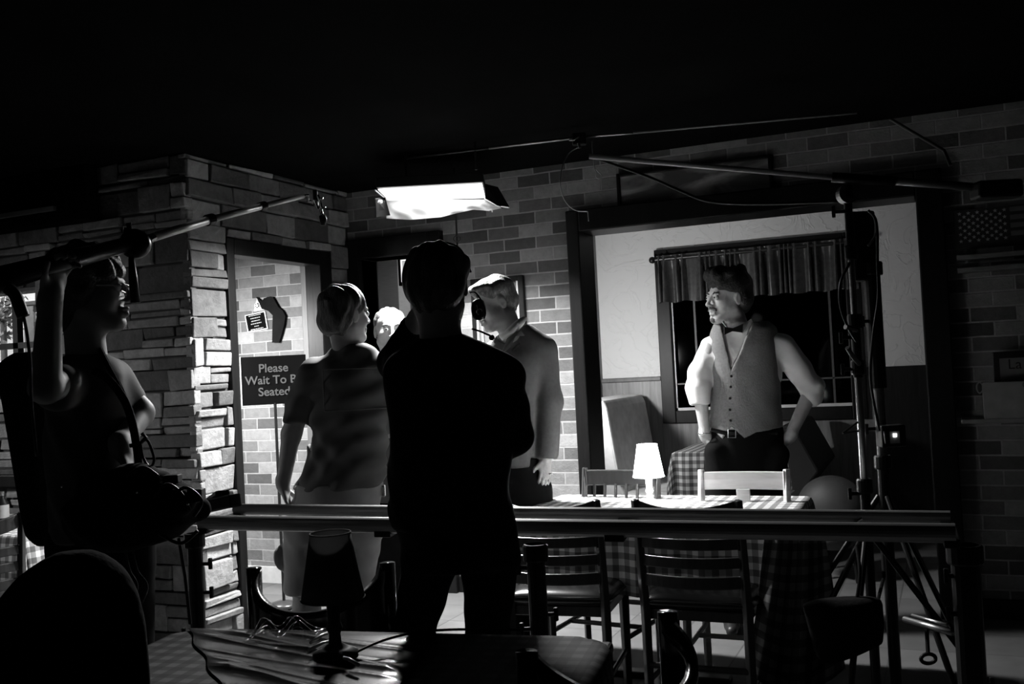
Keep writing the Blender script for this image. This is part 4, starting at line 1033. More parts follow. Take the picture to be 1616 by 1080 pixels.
frame_picture('framed_picture', 'black framed picture with bright inner edges behind the suited man', 741, 433, 833, 600, YW - .03, .035, (BLACKW, plain('dim_print', .12, .5)), plain('pale_moulding', .5, .4))
def painting_mat():
    m, nt, b = nodes_mat('dark_landscape'); L = nt.links.new; b.inputs['Roughness'].default_value = .6
    tc = N(nt, 'ShaderNodeTexCoord'); mp = N(nt, 'ShaderNodeMapping'); mp.inputs['Scale'].default_value = (1, 1, 3.5); L(tc.outputs['Object'], mp.inputs[0])
    nz = N(nt, 'ShaderNodeTexNoise', Scale=1.7, Detail=6.0, Distortion=1.2); L(mp.outputs[0], nz.inputs[0])
    cr = N(nt, 'ShaderNodeValToRGB'); e = cr.color_ramp.elements; e[0].position = .4; e[0].color = g4(.05); e[1].position = .62; e[1].color = g4(.35)
    L(nz.outputs['Fac'], cr.inputs[0]); L(cr.outputs[0], b.inputs['Base Color']); return m
frame_picture('painting', 'large dim painting hung above the dark opening', 970, 242, 1222, 334, YW - .03, .02, (BLACKW, painting_mat()), None, 'painting')
# small screen in the hall
t, x0, x1, z0, z1 = frame_picture('wall_monitor', 'small bright framed screen on the hall wall above the man with glasses', 627, 403, 668, 448, 7.2, .03, (BLACKP, emit_mat('screen_glow', .42, .2)), None, 'screen')
MB().box((x0+.03, 7.195, z1-.03), (x1-.03, 7.2, z1-.02)).box((x0+.03, 7.195, z0+.03), (x0+.04, 7.2, z1-.03)).build('bright_edge', emit_mat('screen_edge', 1.2), t)
MB().box(((x0+x1)/2-.015, 7.22, z1), ((x0+x1)/2+.015, 7.24, H)).build('ceiling_mount', BLACKM, t)

# right wall: flag print, shelves, tray, card
YR = YW - .03
a, b = onY(1508, 331, YR), onY(1660, 392, YR); zt = onY(1570, 327, YR).z; zb = onY(1540, 392, YR).z
fl = thing('flag_print', 'dark flag print with rows of small stars on the right brick wall', 'picture', (a.x, YR, zb))
MB().box((a.x-.012, YR, zb), (b.x, YR+.03, zt)).build('panel', plain('flag_dark', .008, .6), fl)
STARG = plain('star_grey', .32, .7)
dx, dz = (onY(1528, 340, YR).x - onY(1514, 340, YR).x), (onY(1540, 340, YR).z - onY(1540, 351, YR).z)
m = MB(); ox, oz = onY(1514, 338, YR).x, onY(1514, 338, YR).z
for r_ in range(9):
    for c_ in range(6 if r_ % 2 == 0 else 5):
        x = ox + (c_ + (.5 if r_ % 2 else 0))*dx; z = oz - r_*dz*.5
        m.prism([(x + math.cos(math.pi/2+k*math.pi/5)*(.0105 if k % 2 == 0 else .0042), YR, z + math.sin(math.pi/2+k*math.pi/5)*(.0105 if k % 2 == 0 else .0042)) for k in range(10)][::-1], (0, -.003, 0))
m.build('stars', STARG, fl)
m = MB(); xs = ox + 5.6*dx
for k in range(4): z = oz - k*dz*1.15 ; m.box((xs, YR-.002, z-.012), (b.x-.01, YR, z+.012))
m.build('stripes', plain('stripe_grey', .07, .7), fl)
SHG = plain('grey_shelf_edge', .13, .5)
for (p0, lbs) in (((1510, 407), 'upper of two thin grey shelves below the flag print'), ((1511, 427), 'lower of two thin grey shelves below the flag print')):
    c = onY(p0[0], p0[1], YW - .1); tag(MB().box((c.x, YW-.1, c.z-.012), (c.x+.75, YW, c.z+.012)).build('wall_shelf', SHG, bevel=.003), lbs, 'shelf')
c = onY(1517, 663, YW - .24); sz = c.z
tag(MB().box((c.x, YW-.24, sz-.02), (c.x+.8, YW, sz)).build('wall_shelf', plain('dim_shelf', .16, .5), bevel=.004), 'deep shelf holding the pale tray on the right brick wall', 'shelf')
TRAY = plain('pale_card', .22, .7)
a = onY(1550, 604, YW - .2); x0 = a.x
t = thing('paper_tray', 'pale cardboard tray on the deep shelf at the right brick wall', 'box', (x0+.2, YW-.14, sz))
m = MB(); zt = a.z
m.box((x0, YW-.22, sz), (x0+.45, YW-.205, zt)).box((x0, YW-.205, sz), (x0+.012, YW-.1, zt)).box((x0+.438, YW-.205, sz), (x0+.45, YW-.1, zt)).box((x0+.012, YW-.205, sz), (x0+.438, YW-.1, sz+.01))
m.build('tray_body', TRAY, t, bevel=.002)
rc2 = Vector((x0-.012, YW-.2, zt-.025)); MB().tube([rc2 + Vector((math.cos(k*math.pi/8)*.014, 0, math.sin(k*math.pi/8)*.026)) for k in range(17)], .004, 6).build('handle', TRAY, t)
text('handwriting', 'C...', .04, plain('pencil', .08, .8), (x0 + .2, YW-.2212, zt - .018), (1, 0, 0), (0, 0, 1), t)
b = onY(1566, 556, YW - .06); bz = b.z; bx = b.x
t = thing('menu_card', 'black framed card with handwritten letters standing behind the pale tray', 'card', (bx+.2, YW-.06, sz))
MB().box((bx, YW-.08, sz), (bx+.5, YW-.05, bz)).build('frame', BLACKP, t, bevel=.003)
k_ = onY(1577, 566, YW-.082)
MB().box((k_.x, YW-.084, sz+.02), (bx+.48, YW-.08, k_.z)).build('card', plain('card_grey', .13, .7), t)
text('handwriting', 'La V...', .07, BLACKP, (onY(1590, 575, YW-.085).x, YW-.085, onY(1590, 576, YW-.085).z), (1, 0, 0), (0, 0, 1), t, align='LEFT')

# bottle on the side table
bb = onZ(4, 823, .752)
t = thing('bottle', 'small dark bottle with a pale label at the picture edge on the side table', 'bottle', (bb.x, bb.y, .75))
MB().lathe((bb.x, bb.y, .75), [(.03, 0), (.032, .01), (.032, .09), (.014, .12), (.013, .135)], 24).build('glass_body', BLACKP, t, smooth=True)
MB().lathe((bb.x, bb.y, .75), [(.0328, .02), (.0328, .085)], 24, cap=False).build('paper_label', plain('label_white', .6, .6), t, smooth=True)
MB().lathe((bb.x, bb.y, .75), [(.015, .13), (.015, .15)], 20).build('cap', STEEL, t)

# ------------------------------------------------------------------ boom pole with microphone
bo = thing('boom_pole', 'telescoping boom pole held high over the men from the stone wall', 'pole', P(95, 418, 2.8))
e0, e1, e2, e3, e4 = P(-40, 452, 2.55), P(205, 385, 2.95), P(331, 347, 3.25), P(414, 325.5, 3.5), P(478, 309.5, 3.7)
MB().tube([e0, P(100, 413, 2.78), e1], [.036, .028, .022], 20).build('grip', plain('black_foam', .02, .33, .2), bo, smooth=True)
CH2 = plain('satin_tube', .9, .35, 0, .04, spec=1.0)
MB().tube([P(215, 383, 2.97), e2], .0135, 16).build('section', CH2, bo, smooth=True); MB().tube([e2, e3], .0115, 16).build('section', CH2, bo, smooth=True); MB().tube([e3, e4], .0095, 16).build('section', CH2, bo, smooth=True)
for p, r in ((e2, .019), (e3, .016)):
    dd = (e4 - e1).normalized(); MB().tube([p - dd*.014, p + dd*.014], r, 14).build('locking_ring', BLACKM, bo)
kc = P(213, 385, 2.96)
MB().lathe(kc, [(.04, -.025), (.044, -.01), (.044, .01), (.03, .022), (.012, .026)], 24, FWD0*-1).build('grip_head', BLACKM, bo, smooth=True)
MB().tube([P(207, 405, 2.93), P(210, 440, 2.93), P(214, 478, 2.93)], [.008, .013, .015], 12).build('handle', BLACKP, bo, smooth=True)
MB().tube([P(205, 368, 2.96), P(203, 352, 2.96)], .008, 10).build('wing_screw', BLACKM, bo); MB().beam(P(196, 363, 2.95), P(214, 367, 2.95), .01, .015).build('wing_screw', BLACKM, bo)
MB().tube([P(235, 379, 3.0), P(243, 375, 3.02)], .012, 10).build('bolt', CHROME, bo)
mi = thing('microphone', 'small shock-mounted microphone at the tip of the boom pole', 'microphone', P(497, 330, 3.74))
m = MB(); m.tube([e4, P(486, 308, 3.72), P(486, 318, 3.73), P(491, 318, 3.74)], .005, 8); m.build('swivel', CHROME, mi)
MB().tube([P(496, 316, 3.73), P(502, 331, 3.73)], .005, 8).build('mount_arm', CHROME, mi); MB().tube([P(501, 308, 3.74), P(504, 316, 3.74), P(507, 328, 3.74)], .006, 8).build('mount_arm', CHROME, mi)
for a, b in (((503, 314), (510, 313)), ((507, 329), (514, 327))): MB().tube([P(*a, 3.72), P(*b, 3.72)], .003, 6).build('band', CHROME, mi)
MB().tube([P(506, 331, 3.74), P(509, 342, 3.74)], .006, 10).build('microphone_stem', CHROME, mi)
MB().tube([P(508, 340, 3.74), P(510, 346, 3.74), P(510, 356, 3.74)], [.012, .014, .010], 12).build('capsule', BLACKP, mi, smooth=True)
MB().tube([P(497, 300, 3.75), P(499, 325, 3.75)], .009, 10).build('mount_body', BLACKM, mi)
tag(MB().tube(catmull([P(12, 455, 2.58), P(24, 466, 2.58), P(34, 492, 2.58), P(37, 500, 2.58)], 6), [.016]*19, 10).build('cable_connector', BLACKP, smooth=True), 'thick black cable connector hanging from the near end of the boom pole', 'connector')
tag(MB().tube(catmull([P(37, 498, 2.58), P(43, 530, 2.6), P(48, 575, 2.62), P(50, 640, 2.65), P(58, 720, 2.7)], 6), .0045, 8).build('audio_cable', BLACKP, smooth=True), 'thin black cable dropping from the near end of the boom pole', 'cable')

# ------------------------------------------------------------------ people
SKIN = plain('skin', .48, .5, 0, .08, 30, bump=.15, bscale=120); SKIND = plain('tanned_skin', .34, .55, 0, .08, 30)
HAIRD = plain('dark_hair', .018, .5, 0, .4, 60, bump=.6, bscale=150); HAIRL = plain('light_hair', .2, .55, 0, .5, 70, bump=.7, bscale=160, stretch=(1, 1, .4))
HAIRM = plain('brown_hair', .07, .5, 0, .6, 60, bump=.7, bscale=150, stretch=(1, 1, .3))
EYEW = plain('eye_white', .7, .2); IRIS = plain('iris', .02, .15)
VOX = .005
def vn(x): return Vector(x).normalized()
def cyl(a, b, r, k=.006, op='sub'):
    a = v3(a); b = v3(b); ab = b - a; L = float(np.linalg.norm(ab)); ab = ab / L; c = (a + b)/2; R = math.hypot(r, L/2)
    def f(X, Y, Z):
        px, py, pz = X-c[0], Y-c[1], Z-c[2]; t = px*ab[0]+py*ab[1]+pz*ab[2]
        rad = np.sqrt(np.maximum(px*px+py*py+pz*pz - t*t, 0)); return np.maximum(rad - r, np.abs(t) - L/2)
    return (f, c - R, c + R, k, op)
def chain(pts, rs, k=.02):
    return [cone(pts[i], pts[i+1], rs[i], rs[i+1], k) for i in range(len(pts)-1)]
class Head:
    def __init__(s, c, f, up=(0, 0, 1), sc=1.0):
        s.c = Vector(c); s.f = vn(f); u = Vector(up); s.u = (u - s.f*u.dot(s.f)).normalized(); s.l = s.u.cross(s.f); s.s = sc; s.ax = (s.f, s.l, s.u)
    def H(s, a, b, c): return s.c + (s.f*a + s.l*b + s.u*c)*s.s
    def E(s, p, r, k=.02, op='add'): return ell(s.H(*p), [q*s.s for q in r], s.ax, k, op)
    def C(s, p, q, r0, r1, k=.01, op='add'): return cone(s.H(*p), s.H(*q), r0*s.s, r1*s.s, k, op)
    def prims(s, neck):
        L = [s.E((-.012, 0, .035), (.096, .076, .080)), s.E((.018, 0, -.035), (.070, .062, .082), .03), s.E((.070, 0, -.098), (.022, .027, .018), .03)]
        for m in (-1, 1):
            L += [s.C((-.005, m*.054, -.055), (.065, m*.018, -.098), .017, .014, .03), s.E((.055, m*.037, -.022), (.028, .024, .028), .025)]
        L += [s.C((.083, -.034, .026), (.083, .034, .026), .0095, .0095, .015)]
        L += [s.E((.101, m*.032, .006), (.014, .018, .011), .008, 'sub') for m in (-1, 1)]
        L += [s.C((.090, 0, .016), (.116, 0, -.026), .0075, .0105, .008)] + [s.E((.104, m*.011, -.031), (.012, .008, .008), .006) for m in (-1, 1)]
        L += [s.C((.090, -.020, -.058), (.099, 0, -.056), .0055, .007, .006), s.C((.099, 0, -.056), (.090, .020, -.058), .007, .0055, .006),
              s.C((.088, -.017, -.071), (.096, 0, -.072), .006, .0085, .006), s.C((.096, 0, -.072), (.088, .017, -.071), .0085, .006, .006),
              s.C((.096, -.022, -.0635), (.106, 0, -.0635), .0022, .0022, .003, 'sub'), s.C((.106, 0, -.0635), (.096, .022, -.0635), .0022, .0022, .003, 'sub')]
        for m in (-1, 1):
            L += [s.E((-.008, m*.079, -.003), (.019, .008, .032), .008), s.E((.0, m*.088, .0), (.010, .006, .018), .005, 'sub')]
        L += [cone(s.H(-.028, 0, -.06), neck, .054*s.s, .060, .03)]
        return L
    def eyes(s, parent):
        for m in (-1, 1):
            e = MB().sphere(s.H(.086, m*.032, .006), .0125*s.s, 14).build('eye', EYEW, parent, smooth=True)
            MB().sphere(s.H(.0935, m*.032, .006), .0065*s.s, 12).build('iris', IRIS, e, smooth=True)
    def brows(s, parent, mat):
        for m in (-1, 1):
            MB().tube([s.H(.092, m*.014, .024), s.H(.095, m*.03, .031), s.H(.084, m*.05, .026)], [.003, .0045, .0025], 8).build('eyebrow', mat, parent, smooth=True)
def hand(wr, d, n, thumb, curl=.35, sc=1.0):
    """palm, four unequal bent fingers and a side thumb; n is where the palm faces, thumb the thumb's side"""
    wr = Vector(wr); d = vn(d); n = vn(Vector(n) - d*Vector(n).dot(d)); s = d.cross(n)
    if s.dot(Vector(thumb)) < 0: s = -s
    L = [ell(wr + d*.045*sc, (.052*sc, .038*sc, .015*sc), (d, s, n), .015), cone(wr - d*.02, wr + d*.02*sc, .027*sc, .024*sc, .02)]
    for off, ln, r in ((.029, .072, .0085), (.0095, .08, .0088), (-.0095, .075, .0085), (-.028, .060, .0075)):
        p = wr + d*(.082 - abs(off)*.25)*sc + s*off*sc; a = curl*.6; dd = d
        for fr in (.45, .30, .25):
            dd = (d*math.cos(a) + n*math.sin(a) + s*off*1.6).normalized(); q = p + dd*ln*fr*sc; L.append(cone(p, q, r*sc, r*.92*sc, .004)); p = q; a += curl
    p = wr + d*.022*sc + s*.028*sc; q = p + vn(d*.65 + s*.65 + n*.35)*.038*sc; r_ = q + vn(d*.85 + s*.3 + n*.4)*.032*sc
    L += [cone(p, q, .013*sc, .0105*sc, .008), cone(q, r_, .010*sc, .0085*sc, .004)]
    return L
def foot(an, d):
    an = Vector(an); d = vn(d); b = Vector((an.x, an.y, .035))
    return [cone(b - d*.03, b + d*.10, .04, .035, .02), cone(b + d*.10, b + d*.19 - Vector((0, 0, .006)), .036, .028, .02), cone(an, b, .045, .045, .02)]
def wrinkle(amp, f1=38, f2=70, tilt=(.3, .2, 1)):
    t = tilt
    return lambda X, Y, Z: amp*(np.sin(f1*(t[0]*X+t[1]*Y+t[2]*Z) + 2.2*np.sin(9*X+7*Z) + 1.7*np.sin(11*Y-5*Z)) * .6 + .4*np.sin(f2*(.7*X-.5*Y+.4*Z) + 2*np.sin(14*Z+6*X)))
def strands(amp, ax, f=160):
    a = v3(ax); return lambda X, Y, Z: amp*np.sin(f*(a[0]*X+a[1]*Y+a[2]*Z) + 2.5*np.sin(22*Z+9*X) + 2*np.sin(19*Y)) + amp*.7*np.sin(61*X+47*Y+39*Z)
def ground(px, py, d): p = P(px, py, d); return Vector((p.x, p.y, 0))
def down(p, z): return Vector((p.x, p.y, z))

# ---- man in vest and bow tie
D = 5.15
g = ground(1178, 700, D)
t = thing('person', 'man in a vest, white shirt and bow tie standing with hands in his pockets', 'person', g)
hd = Head(P(1147, 472, D), -RIGHT0*.90 - FWD0*.42, ZUP + RIGHT0*.04, 1.06)
body = hd.prims(P(1166, 528, D))
body += [loft([(516, 1150, 1190, .06), (530, 1126, 1228, .07), (560, 1128, 1222, .085), (640, 1134, 1222, .085), (700, 1124, 1228, .09), (730, 1120, 1234, .1)], D)]
body += chain([P(1122, 548, D), P(1104, 618, D-.02), P(1114, 690, D-.02)], [.045, .038, .027]) + hand(P(1114, 690, D-.02), (P(1133, 722, D+.0)-P(1114, 690, D-.02)), RIGHT0, -FWD0, .25)
body += chain([P(1240, 550, D), P(1280, 618, D+.03), P(1246, 690, D-.03)], [.047, .040, .028]) + hand(P(1246, 690, D-.03), (P(1222, 716, D+.0)-P(1246, 690, D-.03)), -RIGHT0, -FWD0, .25)
hl, hr = P(1148, 745, D), P(1208, 745, D); kl, kr = down(hl - RIGHT0*.02, .5), down(hr + RIGHT0*.03, .5); al_, ar_ = down(kl, .1), down(kr, .1)
body += chain([hl, kl, al_], [.08, .055, .04]) + chain([hr, kr, ar_], [.08, .055, .04])
bo_ = field_obj('body', body, SKIN, t, VOX, smooth=1); hd.eyes(bo_); hd.brows(bo_, HAIRD)
hair = [hd.E((-.028, 0, .070), (.114, .094, .086), .02), hd.E((-.060, 0, .0), (.074, .087, .08), .02), hd.E((.045, 0, .120), (.068, .070, .040), .02), hd.E((.085, .01, .108), (.036, .055, .032), .02)] + [hd.E((-.01+.075*math.cos(k*2.4), .055*math.sin(k*2.4), .125+.02*math.sin(k*1.7)), (.026, .026, .022), .01) for k in range(14)] + [
        hd.E((.118, 0, -.01), (.055, .10, .076), .01, 'sub'), hd.E((.055, .08, -.035), (.05, .03, .06), .01, 'sub'), hd.E((.055, -.08, -.035), (.05, .03, .06), .01, 'sub'), hd.E((-.004, .093, -.008), (.024, .02, .034), .008, 'sub'), hd.E((-.004, -.093, -.008), (.024, .02, .034), .008, 'sub')]
field_obj('hair', hair, HAIRD, t, .0045, strands(.003, hd.l))
mu = [hd.C((.103, 0, -.044), (.090, .026, -.056), .007, .006, .006), hd.C((.103, 0, -.044), (.090, -.026, -.056), .007, .006, .006), hd.E((.080, 0, -.100), (.020, .022, .017), .01)]
field_obj('beard', mu, plain('dark_beard', .10, .7), t, .003, strands(.0012, hd.u, 400))
WSH = plain('white_shirt', .82, .75, 0, .05, bump=.12, bscale=25)
sh = [loft([(508, 1148, 1190, .058), (520, 1132, 1212, .075), (536, 1114, 1240, .088), (560, 1113, 1237, .099), (620, 1126, 1230, .102), (682, 1122, 1232, .106)], D, cap=.02)]
sh += chain([P(1121, 548, D+.025), P(1104, 588, D-.01), P(1102, 612, D-.02)], [.052, .055, .063], .025) + [cone(P(1102, 612, D-.02), P(1104, 632, D-.03), .068, .053, .008), cyl(P(1107, 639, D-.03), P(1109, 670, D-.04), .085)]
sh += chain([P(1236, 548, D), P(1262, 585, D+.01), P(1279, 612, D+.03)], [.066, .062, .062], .03) + [cone(P(1281, 612, D+.03), P(1282, 625, D+.02), .068, .056, .008), cyl(P(1279, 638, D+.0), P(1266, 664, D-.04), .09)]
sh += [hd.E((.03, 0, -.125), (.10, .062, .04), .02, 'sub')]
field_obj('shirt', sh, WSH, t, VOX, wrinkle(.0032, 55, 95))
# vest with a v neck and two points
CV = P(1176, 560, D); fr0 = (CV - CAM).dot(FWD0)
def rz(px, py): p = P(px, py, D-.09); return (p - CAM).dot(RIGHT0), p.z
ap, tl, tr = rz(1153, 584), rz(1139, 512), rz(1189, 506)
def edge(p, q):   # signed distance, positive to the right of p->q when going up
    nx, nz = (q[1]-p[1]), -(q[0]-p[0]); L = math.hypot(nx, nz); return nx/L, nz/L, -(nx*p[0]+nz*p[1])/L
e1, e2 = edge(ap, tl), edge(ap, tr)
hem = [rz(*q) for q in ((1112, 668), (1121, 672), (1141, 694), (1154, 672), (1173, 693), (1192, 682), (1240, 676))]
def vcut(X, Y, Z):
    R = X*cY + Y*sY; F = -X*sY + Y*cY
    ins = np.minimum(np.minimum(e1[0]*R+e1[1]*Z+e1[2], -(e2[0]*R+e2[1]*Z+e2[2])), (fr0 - .02) - F)
    hz = np.interp(R.ravel() if False else R, [h[0] for h in hem], [h[1] for h in hem])
    return np.maximum(ins, hz - Z)
vs_ = [loft([(509, 1127, 1212, .090), (520, 1121, 1226, .108), (545, 1116, 1228, .122), (580, 1118, 1230, .122), (610, 1122, 1231, .120), (650, 1121, 1233, .116), (697, 1117, 1236, .120)], D, cap=.006)]
vs_ += [cutfn(vcut, g + Vector((-.5, -.5, .9)), g + Vector((.5, .5, 1.75)))]
VEST = plain('herringbone_vest', .19, .75, 0, .12, 90, bump=.2, bscale=140); field_obj('vest', vs_, VEST, t, VOX, wrinkle(.0016, 30, 50, (.8, .3, 1)))
for i, (bx, by) in enumerate(((1154, 594), (1153, 611), (1152, 629), (1152, 647), (1153, 664))):
    c = P(bx, by, D - .113); MB().lathe(c, [(.0065, -.002), (.0065, .003)], 12, FWD0*-1).build('button', BLACKP, t)
def flat(name, pts, mat, th=.006, parent=t, **k):
    return MB().prism([P(*p) for p in pts], FWD0*th).build(name, mat, parent, bevel=.0015)
dtb = D - .112
flat('bow_tie', [(1143, 516, dtb), (1143, 529, dtb), (1156, 523, dtb), (1172, 525, dtb), (1173, 511, dtb), (1157, 518, dtb)], BLACKP, .014)
flat('shirt_collar', [(1139, 508, D-.085), (1150, 521, D-.10), (1146, 512, D-.085), (1142, 506, D-.08)], WSH, .006)
flat('shirt_collar', [(1160, 521, D-.10), (1186, 503, D-.06), (1189, 512, D-.06), (1172, 527, D-.10)], WSH, .006)
MB().tube([P(1121, 678, D-.10), P(1150, 685, D-.098), P(1190, 685, D-.104), P(1226, 683, D-.08)], .011, 8).build('belt', BLACKP, t)
m = MB(); bc = [P(1149, 678, D-.14), P(1161, 678, D-.14), P(1161, 691, D-.14), P(1149, 691, D-.14)]; m.tube(bc + [bc[0]], .0025, 6).build('buckle', STEEL, t)
MB().tube([P(1104, 684, D-.045) + RIGHT0*math.cos(k*math.pi/6)*.031 + FWD0*math.sin(k*math.pi/6)*.031 + RIGHT0*.025 for k in range(13)], .004, 6).build('bracelet', STEEL, t)
TRB = plain('black_trousers', .005, .9, 0, .2, spec=.1)
tr_ = [loft([(674, 1121, 1233, .112), (700, 1114, 1239, .122), (740, 1112, 1243, .125), (790, 1114, 1246, .12), (805, 1116, 1246, .11)], D, cap=.01)] + [cone(P(1128, 712, D-.06), P(1138, 745, D-.06), .052, .06, .03), cone(P(1230, 716, D-.09), P(1218, 745, D-.07), .052, .06, .03)] + chain([hl, kl, down(al_, .09)], [.098, .075, .06], .04) + chain([hr, kr, down(ar_, .09)], [.098, .075, .06], .04)
field_obj('trousers', tr_, TRB, t, .007, wrinkle(.003, 30, 50))
for a_ in (al_, ar_): field_obj('shoe', foot(a_, -FWD0*.9 - RIGHT0*.2), BLACKP, t, .006)

# ---- man in the suit
D = 4.8
g = ground(812, 700, D)
t = thing('person', 'man in a grey suit jacket with bowed head standing beside the lit brick wall', 'person', g)
hd = Head(P(781, 480, D), -RIGHT0*.86 - FWD0*.38 - ZUP*.30, ZUP + RIGHT0*-.1, 1.0)
body = hd.prims(P(812, 538, D))
body += [loft([(530, 785, 850, .07), (560, 780, 862, .09), (650, 785, 840, .09), (730, 780, 845, .1), (770, 780, 850, .1)], D)]
wr = P(860, 726, D-.05)
body += chain([P(856, 560, D), P(865, 640, D-.02), wr], [.045, .038, .027]) + hand(wr, P(860, 768, D-.08) - wr, RIGHT0*-.2 + FWD0*.8 - RIGHT0*.4, -FWD0 - RIGHT0*.3, .45)
body += chain([P(778, 565, D), P(764, 640, D-.05), P(752, 700, D-.25)], [.045, .038, .027]) + hand(P(752, 700, D-.25), (-.3, -.6, -.3), (0, 0, -1), RIGHT0, .5)
hl, hr = P(800, 770, D), P(840, 775, D); kl, kr = down(hl, .5), down(hr + RIGHT0*.02, .5); al_, ar_ = down(kl, .1), down(kr, .1)
body += chain([hl, kl, al_], [.08, .055, .04]) + chain([hr, kr, ar_], [.08, .055, .04])
bo_ = field_obj('body', body, SKIN, t, VOX, smooth=1); hd.eyes(bo_); hd.brows(bo_, HAIRM)
hair = [hd.E((-.022, 0, .058), (.100, .085, .078), .02), hd.E((-.055, 0, .0), (.066, .082, .07), .02), hd.E((.05, 0, .095), (.05, .06, .030), .02),
        hd.E((.122, 0, -.005), (.052, .10, .072), .01, 'sub')] + [hd.E((.06, m_*.08, -.03), (.05, .03, .055), .01, 'sub') for m_ in (-1, 1)] + [hd.E((-.006, m_*.093, -.01), (.025, .02, .036), .008, 'sub') for m_ in (-1, 1)]
field_obj('hair', hair, HAIRL, t, .0045, strands(.003, hd.l + hd.u*.5))
SUIT = plain('grey_suit_cloth', .115, .8, 0, .12, 60)
ja = [loft([(514, 795, 838, .062), (524, 786, 852, .08), (540, 774, 872, .095), (560, 768, 876, .115), (610, 768, 856, .125), (660, 766, 850, .125), (736, 762, 852, .135)], D, cap=.012)]
ja += chain([P(857, 556, D), P(866, 635, D-.02), P(862, 715, D-.05)], [.070, .064, .058], .03) + [cyl(P(862, 724, D-.05), P(861, 748, D-.06), .09)]
ja += chain([P(780, 562, D), P(764, 640, D-.05), P(753, 692, D-.22)], [.066, .06, .052], .03)
ja += [cone(P(806, 500, D-.03), P(806, 528, D-.03), .055, .066, .012, 'sub')]
field_obj('jacket', ja, SUIT, t, VOX, wrinkle(.0022, 28, 48))
LAP = plain('grey_lapel', .16, .7)
flat('lapel', [(822, 520, D-.115), (828, 530, D-.118), (814, 531, D-.13), (806, 548, D-.135), (790, 560, D-.14), (800, 534, D-.13)], LAP, .012, t)
flat('pocket_flap', [(806, 552, D-.142), (820, 541, D-.135), (821, 544, D-.134), (808, 556, D-.142)], plain('dark_seam', .02, .8), .006, t)
MB().tube([P(828, 503, D-.02), P(820, 510, D-.085), P(806, 524, D-.105), P(790, 534, D-.11)], [.012, .021, .024, .014], 10).build('shirt_collar', WSH, t, smooth=True)
MB().tube([P(862, 719, D-.05), P(862, 724, D-.05)], .045, 20).build('shirt_cuff', WSH, t, smooth=True)
MB().tube([P(869, 748, D-.085) + RIGHT0*math.cos(k*math.pi/5)*.0095 + FWD0*math.sin(k*math.pi/5)*.0095 for k in range(11)], .0022, 6).build('ring', CHROME, t)
tr_ = [loft([(722, 772, 850, .115), (760, 774, 860, .12), (800, 778, 868, .115)], D, cap=.01)] + chain([hl, kl, down(al_, .09)], [.095, .075, .06], .04) + chain([hr, kr, down(ar_, .09)], [.095, .075, .06], .04)
field_obj('trousers', tr_, TRB, t, .007, wrinkle(.002))
for a_ in (al_, ar_): field_obj('shoe', foot(a_, -RIGHT0 - FWD0*.3), BLACKP, t, .006)

# ---- brightly lit man facing the camera between the two
D = 5.4
g = ground(612, 700, D)
t = thing('person', 'man in dark clothes with a brightly lit face, half hidden between the others', 'person', g)
hd = Head(P(616, 523, D), -FWD0*.93 + RIGHT0*.22, ZUP, 1.03)
body = hd.prims(P(618, 578, D))
body += [loft([(575, 590, 645, .06), (600, 585, 650, .09), (700, 590, 645, .09), (760, 585, 650, .1)], D)]
for s_ in (-1, 1):
    x = 617 + s_*34; body += chain([P(x, 596, D), P(x + s_*4, 672, D), P(x - s_*3, 740, D-.08)], [.045, .038, .027]) + hand(P(x - s_*3, 740, D-.08), (0, -.1, -1), -RIGHT0*s_, -FWD0, .4)
hl, hr = P(602, 770, D), P(634, 770, D); kl, kr = down(hl, .5), down(hr, .5); al_, ar_ = down(kl, .1), down(kr, .1)
body += chain([hl, kl, al_], [.08, .055, .04]) + chain([hr, kr, ar_], [.08, .055, .04])
bo_ = field_obj('body', body, SKIN, t, VOX, smooth=1); hd.eyes(bo_); hd.brows(bo_, HAIRM)
hair = [hd.E((-.03, 0, .048), (.092, .084, .082), .02), hd.E((-.05, 0, .0), (.066, .082, .07), .02), hd.E((.13, 0, .0), (.085, .10, .098), .01, 'sub')] + [hd.E((-.0, m_*.093, -.01), (.028, .02, .036), .008, 'sub') for m_ in (-1, 1)]
field_obj('hair', hair, HAIRM, t, .005, strands(.002, hd.l))
field_obj('shirt', [loft([(568, 600, 634, .062), (580, 586, 650, .085), (596, 576, 660, .1), (650, 580, 656, .115), (760, 578, 656, .12), (790, 580, 654, .12)], D, cap=.01)] + sum([chain([P(617+s_*32, 594, D), P(617+s_*38, 672, D), P(617+s_*32, 735, D-.07)], [.055, .048, .04], .03) for s_ in (-1, 1)], []), plain('dark_shirt', .03, .8), t, .007, wrinkle(.003))
field_obj('trousers', [loft([(775, 580, 654, .11), (820, 580, 656, .11)], D, cap=.01)] + chain([hl, kl, down(al_, .09)], [.09, .07, .055], .04) + chain([hr, kr, down(ar_, .09)], [.09, .07, .055], .04), TRB, t, .008)
for a_ in (al_, ar_): field_obj('shoe', foot(a_, -FWD0), BLACKP, t, .007)

